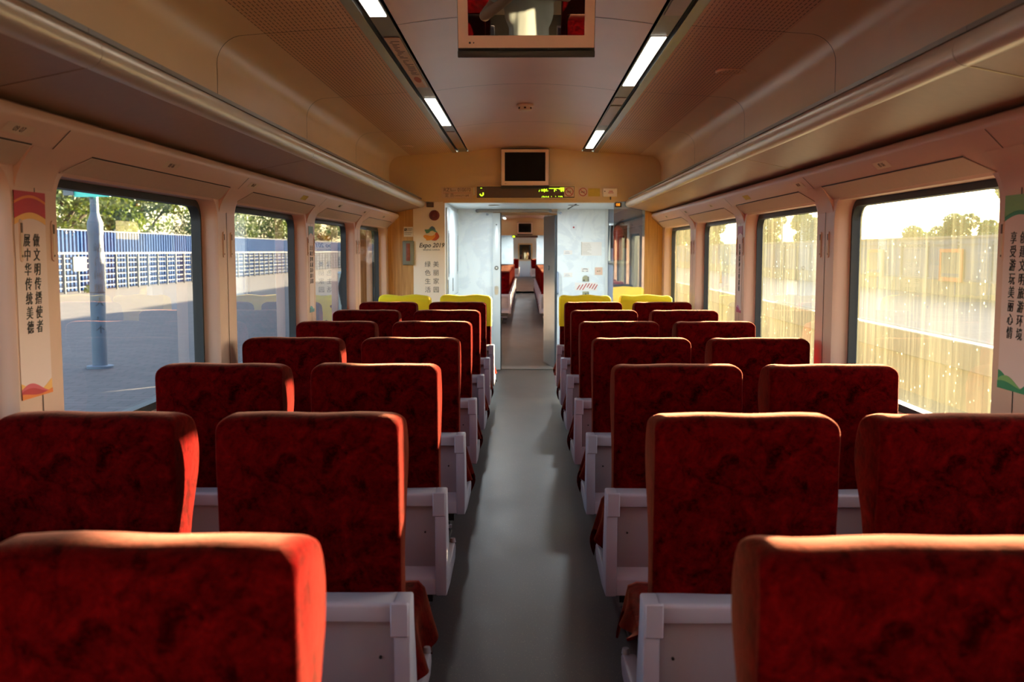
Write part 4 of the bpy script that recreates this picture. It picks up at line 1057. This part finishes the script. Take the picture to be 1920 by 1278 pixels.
# ------------------------------------------------------------------ people
def skin_mesh(chains, radii, extra=None, voxel=.012, name='body'):
    """one continuous surface grown over chains of joints"""
    bm = bmesh.new()
    for ch, rd in zip(chains, radii):
        P = [Vector(p) for p in ch]
        for (p, q), (r0, r1) in zip(zip(P[:-1], P[1:]), zip(rd[:-1], rd[1:])):
            L = (q - p).length; k = max(2, int(L / .02)); d = (q - p).normalized()
            u = d.orthogonal().normalized(); w = d.cross(u)
            prev = None
            for i in range(k + 1):
                t = i / k; c = p.lerp(q, t); r = r0 + (r1 - r0) * t
                rg = [bm.verts.new(c + (u * math.cos(2*math.pi*j/14) + w * math.sin(2*math.pi*j/14)) * r) for j in range(14)]
                if prev: ring(bm, prev, rg)
                else: bm.faces.new(rg[::-1])
                prev = rg
            bm.faces.new(prev)
        for p, r in zip(P, rd):
            bmesh.ops.create_icosphere(bm, subdivisions=2, radius=r, matrix=Matrix.Translation(p))
    for (c, sx_, sy_, sz_) in (extra or []):
        bmesh.ops.create_icosphere(bm, subdivisions=3, radius=1, matrix=Matrix.Translation(c) @ Matrix.Diagonal((sx_, sy_, sz_, 1)))
    bmesh.ops.recalc_face_normals(bm, faces=bm.faces)
    me = bpy.data.meshes.new('tmp'); bm.to_mesh(me); bm.free()
    t = link('tmp', me); md = t.modifiers.new('r', 'REMESH'); md.mode = 'VOXEL'; md.voxel_size = voxel; md.use_smooth_shade = True
    s_ = t.modifiers.new('s', 'SMOOTH'); s_.factor = .5; s_.iterations = 3
    dg = bpy.context.evaluated_depsgraph_get(); dg.update()
    out = bpy.data.meshes.new_from_object(t.evaluated_get(dg)); out.name = name
    bpy.data.objects.remove(t)
    out.polygons.foreach_set('use_smooth', [True] * len(out.polygons))
    return out

def hand(side, wrist, fwd, palm_n):
    """five finger chains from a wrist, slightly curled"""
    fwd = Vector(fwd).normalized(); pn = Vector(palm_n).normalized(); sd_ = fwd.cross(pn) * side
    w = Vector(wrist); ch, rd = [], []
    ch.append([w, w + fwd * .05, w + fwd * .085]); rd.append([.024, .030, .030])
    for i, (off, ln) in enumerate(((-.030, .062), (-.010, .075), (.010, .080), (.030, .070))):
        b0 = w + fwd * .085 + sd_ * off; b1 = b0 + fwd * ln * .5 + pn * .012; b2 = b1 + fwd * ln * .25 + pn * .028
        ch.append([b0, b1, b2]); rd.append([.0095, .0085, .0075])
    t0 = w + fwd * .035 + sd_ * .032; t1 = t0 + fwd * .035 + sd_ * .022 + pn * .012
    ch.append([t0, t1, t1 + fwd * .03 + pn * .006]); rd.append([.012, .0105, .009])
    return ch, rd

def person(loc, rz, h, arms, label, shirt_m, leg_m, hat):
    k = h / 1.72
    root = empty('person', loc, rz); tag(root, label, 'person')
    V = lambda *p: tuple(c * k for c in p)
    ch = [[V(0, 0, .92), V(0, .01, 1.10), V(0, 0, 1.30), V(0, -.01, 1.42), V(0, 0, 1.50)]]; rd = [[.125*k, .118*k, .128*k, .075*k, .052*k]]
    ex = [(Vector(V(0, .02, 1.605)), .075*k, .095*k, .118*k), (Vector(V(0, .118, 1.59)), .013*k, .02*k, .022*k),
          (Vector(V(-.078, .01, 1.60)), .012*k, .022*k, .032*k), (Vector(V(.078, .01, 1.60)), .012*k, .022*k, .032*k), (Vector(V(0, .088, 1.535)), .03*k, .02*k, .02*k),
          (Vector(V(-.09, 0, 1.24)), .09*k, .10*k, .16*k), (Vector(V(.09, 0, 1.24)), .09*k, .10*k, .16*k), (Vector(V(-.07, 0, .95)), .10*k, .11*k, .11*k), (Vector(V(.07, 0, .95)), .10*k, .11*k, .11*k)]
    legs = []; lr = []
    for s in (-1, 1):
        legs.append([V(s*.095, 0, .92), V(s*.10, .015, .50), V(s*.10, -.01, .09)]); lr.append([.092*k, .062*k, .042*k])
        legs.append([V(s*.10, -.03, .045), V(s*.11, .14, .03)]); lr.append([.042*k, .035*k])
    ac, ar, hc, hr = [], [], [], []
    for s, (el, wr, fw, pn) in zip((-1, 1), arms):
        ac.append([V(s*.185, 0, 1.385), el, wr]); ar.append([.056*k, .044*k, .030*k])
        c_, r_ = hand(s, wr, fw, pn); hc += c_; hr += r_
    me = skin_mesh(ch + legs + ac + hc, rd + lr + ar + hr, ex, .011, 'body'); me.materials.append(M['skin'])
    b = link('body', me); b.parent = root
    # shirt: torso and upper sleeves
    g = .014
    sl = [[a[0], tuple(Vector(a[0]).lerp(Vector(a[1]), 0.38 if not hat else 1.0))] for a in ac]
    if hat: sl = [[a[0], a[1], tuple(Vector(a[1]).lerp(Vector(a[2]), .92))] for a in ac]
    sr = [[r + g + .006 for r in a][:len(q)] for a, q in zip(ar, sl)]
    tor = [[V(0, 0, .78), V(0, .01, 1.10), V(0, 0, 1.30), V(0, -.005, 1.40)]]; tr_ = [[.168*k, .158*k, .150*k, .10*k]]
    exs = [(e[0], e[1] + g, e[2] + g, e[3] + g) for e in ex[5:]]
    me = skin_mesh(tor + sl, tr_ + sr, exs, .014, 'shirt'); me.materials.append(shirt_m); o = link('shirt', me); o.parent = root
    tl = [[V(0, 0, .95), V(0, 0, .88)]] + [[V(s*.095, 0, .90), V(s*.10, .015, .50), V(s*.10, -.01, .10)] for s in (-1, 1)]
    me = skin_mesh(tl, [[.13*k, .125*k]] + [[.108*k, .080*k, .066*k]] * 2, None, .014, 'trousers'); me.materials.append(leg_m); o = link('trousers', me); o.parent = root
    for s in (-1, 1):
        me = skin_mesh([[V(s*.10, -.04, .045), V(s*.11, .16, .035)]], [[.046*k, .040*k]], None, .01, 'shoe'); me.materials.append(M['black']); o = link('shoe', me); o.parent = root
    me = skin_mesh([], [], [(Vector(V(0, -.005, 1.645)), .085*k, .100*k, .098*k)], .010, 'hair'); me.materials.append(M['hair']); o = link('hair', me); o.parent = root
    for s in (-1, 1):
        q = MB(); bmesh.ops.create_icosphere(q.bm, subdivisions=2, radius=.011*k, matrix=Matrix.Translation(V(s*.031, .103, 1.612))); q.build('eye', M['ink'], root)
    MB().box(-.024*k, .024*k, .102*k, .112*k, 1.545*k, 1.553*k).build('mouth', M['red'], root)
    if hat:
        q = MB().lathe([(.100*k, 0), (.104*k, .03*k), (.125*k, .075*k), (.118*k, .09*k), (.0005, .095*k)], 28, V(0, .0, 1.665)); hq = q.build('cap', M['uniform'], root)
        MB().prism([(.085*k*math.cos(R(180*i/12)), .07*k + .075*k*math.sin(R(180*i/12))) for i in range(13)], 'z', 1.662*k, 1.668*k).build('peak', M['black'], hq)
    return root
person((-2.10, 12.8, -.05), R(-150), 1.66, (((-.25, -.02, 1.08), (-.25, .06, .86), (0, .2, -1), (1, 0, 0)), ((.25, -.02, 1.08), (.25, .06, .86), (0, .2, -1), (-1, 0, 0))),
       'person in dark uniform and cap standing on the platform outside the last left window', M['uniform'], M['uniform'], True)
person((.03, -.46, 0), 0, 1.70, (((-.34, .07, 1.20), (-.10, .27, 1.42), (.25, .6, .6), (1, 0, .2)), ((.29, .05, 1.34), (.10, .27, 1.42), (-.25, .6, .6), (-1, 0, .2))),
       'person in white shirt taking the photo, mirrored in the ceiling television', M['shirt'], M['trousers'], False)

# ------------------------------------------------------------------ outside, left: platform, fence, sign post, trees
m, n, l, b = nt('grey_platform_pavers')
tc = n.new('ShaderNodeTexCoord'); br = n.new('ShaderNodeTexBrick'); br.inputs['Scale'].default_value = 1.5; br.inputs['Mortar Size'].default_value = .018; l.new(tc.outputs['Object'], br.inputs['Vector'])
br.inputs['Color1'].default_value = (*S(82, 72, 70), 1); br.inputs['Color2'].default_value = (*S(62, 56, 57), 1); br.inputs['Mortar'].default_value = (*S(36, 34, 35), 1)
l.new(mixc(n, l, .35, br.outputs['Color'], mixc(n, l, noise(n, l, 1.1, 5), S(58, 53, 53), S(82, 72, 66))), b.inputs['Base Color']); b.inputs['Roughness'].default_value = .8
M['pave'] = m
M['concrete'] = mat('weathered_concrete', S(106, 98, 78), .9, 0, .10, 1.4, .3, 14)
M['concrete_wall'] = mat('streaked_concrete', S(112, 102, 74), .9, 0, .12, 1.6, .25, 10, stretch=(1, 1.2, .25))
M['gravel'] = mat('track_ballast', S(88, 80, 68), .95, 0, .25, 22, .8, 30)
M['blue'] = mat('blue_sheet_metal', S(36, 60, 100), .85, .0, .05, 1.5, spec=.05)
M['white_paint'] = mat('white_paint', S(90, 92, 93), .7, spec=.1)
M['pole'] = mat('galvanised_grey_blue', S(88, 100, 112), .6, .0, .06, 5)
M['noise_wall'] = mat('grey_blue_barrier_panel', S(80, 86, 96), .8, 0, .06, 2)
M['teal'] = mat('teal_sign', S(64, 190, 172), .4, emit=(.06, .52, .44), es=.35)
M['orange'] = mat('orange_frame', S(168, 92, 36), .7)
M['earth'] = mat('dry_ground', S(100, 92, 72), .95, 0, .15, 1.2, .5, 8)
o = box('platform', M['pave'], None, -40, -1.78, -10, 190, -.6, -.05); struct(o, 'grey paved station platform outside the left windows', 'platform')
o = box('ground', M['earth'], None, -160, 160, -60, 330, -1.6, -1.3); struct(o, 'dry ground around the station', 'ground')

fx = -17.3
root = empty('fence', (fx, 70, -.05)); tag(root, 'tall light blue corrugated metal fence across the left platform', 'fence')
q = MB(); y = -50; pts = []
k = 0
while y < 75:
    pts += [(-.03, y), (-.03, y + .11), (.03, y + .16), (.03, y + .27)]; y += .32
A = [(x_, y_) for x_, y_ in pts]
q.prism(A + [(-.06, A[-1][1]), (-.06, A[0][1])], 'z', 0, 2.34)
bmesh.ops.triangulate(q.bm, faces=[f for f in q.bm.faces if len(f.verts) > 4])
q.build('sheet', M['blue'], root, 0)
box('top_cap', M['white_paint'], root, -.05, .05, -50, 75, 2.33, 2.37)
for i in range(50): MB().lathe([(.03, 0), (.05, .04), (.03, .08), (.001, .09)], 8, (0, -48 + 2.5 * i, 2.37)).build('cap_bolt', M['white_paint'], root)

root = empty('railing', (-16.6, 74, -.05)); tag(root, 'long white ladder-like railing standing in front of the blue fence', 'railing')
for i in range(80): box('post', M['white_paint'], root, -.03, .03, -44 + 1.15 * i - .03, -44 + 1.15 * i + .03, 0, 1.46)
q = MB(); q.box(-.03, .03, -45, 48.5, 1.42, 1.50); q.build('top_rail', M['white_paint'], root)
q = MB()
for i in range(79):
    for z in (.20, .42, .64, .86, 1.08, 1.27): q.box(-.015, .015, -44 + 1.15 * i + .06, -44 + 1.15 * i + .95, z - .018, z + .018)
q.build('rungs', M['white_paint'], root, 0)
p = at(184, 489, 38.0)
o = box('white_board', M['white_paint'], None, -16.56, -16.50, 36.3, 37.4, .75, 1.28); tag(o, 'blank white board hung on the railing left of the grey pole', 'board')

px_, py_ = at(188, 690, 13.1).x, 13.1
root = empty('sign_post', (px_, py_, -.05)); tag(root, 'grey cylindrical platform pole carrying a teal direction sign', 'sign post')
MB().lathe([(.17, 0), (.17, .03), (.10, .04)], 24).build('foot', M['pole'], root)
MB().lathe([(.096, .03), (.096, 1.765)], 28).build('pole', M['pole'], root); MB().lathe([(.099, 1.0), (.099, 1.01)], 28).build('band', M['dark'], root)
MB().lathe([(.101, 1.765), (.101, 1.90), (.094, 1.935), (.062, 2.02), (.054, 2.05), (.054, 3.4)], 28).build('upper_pole', M['pole'], root)
sg = MB().box(-.23, .285, -.09, -.055, 2.25, 2.85).xf(Matrix.Rotation(R(-10), 4, 'Z')).build('sign_panel', M['teal'], root)
box('sign_box', M['door_grey'], root, -.37, -.235, -.08, -.03, 2.27, 2.85)
RM = Matrix.Rotation(R(-10), 4, 'Z')
q = MB()
for (a, b_, c, d) in ((-.08, .05, 2.315, 2.325), (-.08, -.07, 2.325, 2.50), (.04, .05, 2.325, 2.50), (-.08, .05, 2.50, 2.51), (-.03, .03, 2.345, 2.40), (.01, .03, 2.40, 2.46)): q.box(a, b_, -.094, -.09, c, d)
q.box(-.18, -.145, -.094, -.09, 2.39, 2.47); q.xf(RM).build('pictogram', M['white_paint'], sg)
text('口', .07, M['white_paint'], 'lettering', sg, RM @ Vector((.11, -.092, 2.36)), RM @ FRONT)
tx = text('站\n台\n间\n隙\n大\n，\n不', .125, M['white_paint'], 'lettering', root, (0, 0, 0), FRONT, line=1.42)
th0 = math.atan2(-py_, -px_)      # the side of the pole that faces the coach
for v in tx.data.vertices:
    a = th0 + .25 + v.co.x / .097
    v.co = Vector((.0972 * math.cos(a), .0972 * math.sin(a), v.co.z + 1.05))

c = at(641, 600, 21.0)
root = empty('bollard', (c.x, 21.0, -.05)); tag(root, 'short steel bollard with a flat cap outside the third left window', 'bollard')
MB().lathe([(.075, 0), (.075, 1.06)], 24).build('post', M['steel'], root); MB().lathe([(.085, 1.06), (.088, 1.09), (.075, 1.115), (.0005, 1.12)], 24).build('cap', M['steel'], root)
root = empty('plant', (-16.1, 36.6, -.05)); tag(root, 'small green weed at the foot of the railing', 'plant')

# trees
m, n, l, b = nt('green_leaves')
oi = n.new('ShaderNodeObjectInfo')
g_ = noise(n, l, 1.7, 3)
l.new(mixc(n, l, ramp(n, l, g_, .3, .7), S(46, 68, 26), S(88, 102, 42)), b.inputs['Base Color']); b.inputs['Roughness'].default_value = .6
b.inputs['Transmission Weight'].default_value = 0
tl = n.new('ShaderNodeBsdfTranslucent'); tl.inputs[0].default_value = (*S(96, 112, 36), 1); ms = n.new('ShaderNodeMixShader'); ms.inputs[0].default_value = .22
l.new(b.outputs[0], ms.inputs[1]); l.new(tl.outputs[0], ms.inputs[2]); l.new(ms.outputs[0], n['Material Output'].inputs[0])
M['leaf'] = m
M['bark'] = mat('grey_brown_bark', S(74, 62, 50), .9, 0, .15, 8, .6, 20)
def leafy(bm, c, rx, rz, nl, size, r_):
    for _ in range(nl):
        while True:
            p = Vector((r_.uniform(-1, 1), r_.uniform(-1, 1), r_.uniform(-1, 1)))
            if p.length < 1: break
        p = p.normalized() * (p.length ** .5); pos = Vector(c) + Vector((p.x * rx, p.y * rx, p.z * rz))
        u = Vector((r_.uniform(-1, 1), r_.uniform(-1, 1), r_.uniform(-1, 1))).normalized(); w = u.orthogonal().normalized(); sz = size * r_.uniform(.6, 1.3)
        bm.faces.new([bm.verts.new(pos + u * sz), bm.verts.new(pos + w * sz * .55), bm.verts.new(pos - u * sz), bm.verts.new(pos - w * sz * .55)])
def make_tree(seed, h, spread, nl, leaf, low=.35):
    r_ = random.Random(seed); root = empty('tree')
    tr = MB(); lv = MB()
    tr.tube((0, 0, 0), (0, 0, h * .35), .28, .20, 10)
    tips = []
    for i in range(9):
        a = 2 * math.pi * i / 9 + r_.uniform(-.3, .3); z0_ = h * r_.uniform(.22, .45); rr = spread * r_.uniform(.45, 1)
        mid = Vector((math.cos(a) * rr * .5, math.sin(a) * rr * .5, z0_ + h * .16)); end = Vector((math.cos(a) * rr, math.sin(a) * rr, h * r_.uniform(low, .95)))
        tr.tube((0, 0, z0_), mid, .13, .09, 7); tr.tube(mid, end, .09, .03, 6); tips += [mid, end, mid.lerp(end, .5)]
        for k_ in range(2):
            e2 = end.lerp(mid, .4) + Vector((r_.uniform(-1, 1), r_.uniform(-1, 1), r_.uniform(-.2, 1))) * spread * .25; tr.tube(mid.lerp(end, .4), e2, .05, .02, 5); tips.append(e2)
    for t_ in tips: leafy(lv.bm, t_, spread * .30, spread * .24, nl // len(tips), leaf, r_)
    tr.build('trunk', M['bark'], root, 50); lv.build('crown', M['leaf'], root, 0, recalc=False)
    return root
TA, TB = make_tree(3, 9.0, 3.8, 9000, .13), make_tree(11, 8.0, 3.4, 5200, .13)
TC = make_tree(23, 8.0, 3.2, 22000, .20)
spots = [(TA, -22.5, 47, 0, 1.0, 'broad green tree with dark forked trunk behind the blue fence, beside the grey pole'), (TB, -21.5, 38.5, 1.0, 1.0, 'leafy green tree behind the blue fence at the left edge of the first window'), (TA, -23.5, 57, 2.2, .95, 'spreading tree behind the fence at the right edge of the first window'),
         (TB, -22.5, 72, .5, .9, 'thin pale tree behind the fence in the second left window'), (TA, -22, 84, 4.0, .85, 'tree with a leaning trunk in the second left window'), (TB, -23, 106, 3.0, .95, 'pale tree behind the fence in the third left window'), (TA, -20.5, 128, 1.4, .9, 'tree at the far end of the fence in the last left window'),
         (TC, 25, 61, .7, .62, 'round green tree rising above the grey barrier in the first right window'), (TC, 25.5, 55, 2.5, .56, 'low rounded tree right of the round tree above the barrier'), (TC, 22.5, 42.0, 4.2, .80, 'pale sunlit tree at the right edge of the first right window'), (TC, 26, 88, 5.0, .74, 'tree above the barrier in the second right window'), (TC, 25, 105, .2, .80, 'tree above the barrier at the left of the second right window'), (TC, 24, 135, 1.2, .95, 'row tree above the barrier in the third right window'), (TC, 24, 165, 2.0, 1.1, 'far tree above the barrier in the last right window')]
first = set()
for (T_, x_, y_, rz, sc, lab) in spots:
    o = T_ if T_.name not in first else copy_tree(T_); first.add(T_.name)
    o.location = (x_, y_, -1.3); o.rotation_euler = (0, 0, rz); o.scale = (sc, sc, sc); tag(o, lab, 'tree', 'trees beyond the %s' % ('blue fence' if x_ < 0 else 'barrier'))
q = MB(); leafy(q.bm, (0, 0, .14), .2, .14, 120, .05, random.Random(1)); q.build('leaves', M['leaf'], root, 0)

# ------------------------------------------------------------------ outside, right: tracks, opposite platform, barrier
o = MB().box(1.9, 7.5, -20, 220, -1.35, -1.22).build('track_bed', M['gravel'], None); struct(o, 'ballast track bed between the train and the opposite platform', 'ground')
o = box('platform', M['pave'], None, 7.56, 40, -20, 220, -1.4, -.055); struct(o, 'sunlit paved platform opposite the right windows', 'platform')
e_ = box('edge_strip', M['white_paint'], o, 7.75, 7.95, -20, 220, -.06, -.048)
o = empty('platform_wall', (7.5, 60, -1.3)); struct(o, 'weathered concrete edge wall of the opposite platform', 'wall')
box('coping', M['concrete'], o, -.14, .12, -80, 160, .80, 1.27, .02, 1); box('face', M['concrete_wall'], o, -.02, .12, -80, 160, -.1, .82)
q = MB()
for i in range(80): q.box(-.024, -.018, -75 + 2.4 * i, -75 + 2.4 * i + .02, -.1, .80)
q.build('joint', M['gravel'], o, 0)
bx = 14.7
o = empty('sound_barrier', (bx, 70, -.05)); tag(o, 'grey blue panelled barrier along the back of the opposite platform', 'barrier')
box('panel', M['noise_wall'], o, 0, .08, -60, 110, .55, 1.98); box('plinth', M['concrete'], o, -.03, .10, -60, 110, 0, .55)
q = MB(); q.box(-.05, .0, -60, 110, .53, .60); q.box(-.05, 0, -60, 110, 1.74, 1.80); q.build('rails', M['white_paint'], o); q = MB(); q.box(-.02, .0, -60, 110, 1.20, 1.23); q.build('mid_rail', M['noise_wall'], o)
box('coping', M['concrete'], o, -.08, .16, -60, 110, 1.98, 2.06)
for i in range(68): box('post', M['white_paint'], o, -.07, .0, -58.4 + 2.5 * i - .06, -58.4 + 2.5 * i + .06, .0, 1.86)
for y0_, y1_, lab in ((33.5, 35.3, 'orange framed poster on the barrier in the middle of the first right window'), (40.9, 42.7, 'orange framed poster on the barrier at the left of the first right window')):
    o = empty('poster_frame', (bx - .135, (y0_ + y1_) / 2, .45)); tag(o, lab, 'poster')
    L = (y1_ - y0_) / 2; q = MB()
    for (a, b_, c, d) in ((-L, L, 0, .14), (-L, L, 1.0, 1.12), (-L, -L + .14, .14, 1.0), (L - .14, L, .14, 1.0)): q.box(-.0, .06, a, b_, c, d)
    q.build('frame', M['orange'], o); box('sheet', M['concrete'], o, .02, .05, -L + .14, L - .14, .14, 1.0); box('caption_strip', M['white_paint'], o, .014, .02, -L + .2, L - .2, .18, .28)
for (x_, y_, hh, r_, m_, lab, nm) in ((13.9, 54.3, 3.0, .06, M['white_paint'], 'thin white lamp post in the second right window', 'lamp_post'), (9.5, 48.5, 1.1, .05, M['orange'], 'short reddish marker post in the third right window', 'marker_post')):
    o = MB().lathe([(r_ * 1.6, 0), (r_ * 1.6, .06), (r_, .08), (r_, hh), (r_ * .5, hh + .05)], 14, (0, 0, 0)).build(nm, m_, None); o.location = (x_, y_, -.055); tag(o, lab, 'post')

# ------------------------------------------------------------------ light
for k_ in ('lamp', 'led', 'led_orange', 'teal', 'fill_v'): M[k_].cycles.emission_sampling = 'NONE'
for lx in (-.35, .55):  # disc lights added so the vestibules come out brighter
    for y_ in (YP + .75, 33.65):
        a_ = bpy.data.lights.new('fill_light', 'AREA'); a_.shape = 'DISK'; a_.size = .10; a_.energy = 16; a_.color = (.86, .95, 1)
        o = link('fill_light', a_); o.location = (lx, y_, ZH - .01)
AZ, EL = 42.5, 11.0
sun_d = bpy.data.lights.new('sun', 'SUN'); sun = link('sun', sun_d); sun_d.energy = 62.0; sun_d.angle = R(.6); sun_d.color = (1, .83, .52)
d = Vector((math.sin(R(AZ)) * math.cos(R(EL)), math.cos(R(AZ)) * math.cos(R(EL)), math.sin(R(EL))))
sun.rotation_euler = d.to_track_quat('Z', 'Y').to_euler(); sun.location = (30, 30, 20)
w = bpy.data.worlds.new('sky'); scn.world = w; w.use_nodes = True
n = w.node_tree.nodes; l = w.node_tree.links; bg = n['Background']
sky = n.new('ShaderNodeTexSky'); sky.sky_type = 'NISHITA'; sky.sun_disc = False; sky.sun_elevation = R(24); sky.sun_rotation = R(AZ); sky.air_density = 1.2; sky.dust_density = 1.2; sky.altitude = 50
l.new(sky.outputs[0], bg.inputs['Color']); bg.inputs['Strength'].default_value = .62

v = scn.view_settings
scn.display_settings.display_device = 'sRGB'; v.view_transform = 'Standard'; v.look = 'None'; v.gamma = 1; v.use_curve_mapping = False; v.exposure = 0.42
scn.cycles.max_bounces = 10; scn.cycles.diffuse_bounces = 5; scn.cycles.transparent_max_bounces = 16; scn.cycles.glossy_bounces = 5
scn.cycles.caustics_reflective = False; scn.cycles.caustics_refractive = False
scn.cycles.use_denoising = True; scn.cycles.sample_clamp_indirect = 6
scn.cycles.use_light_tree = False
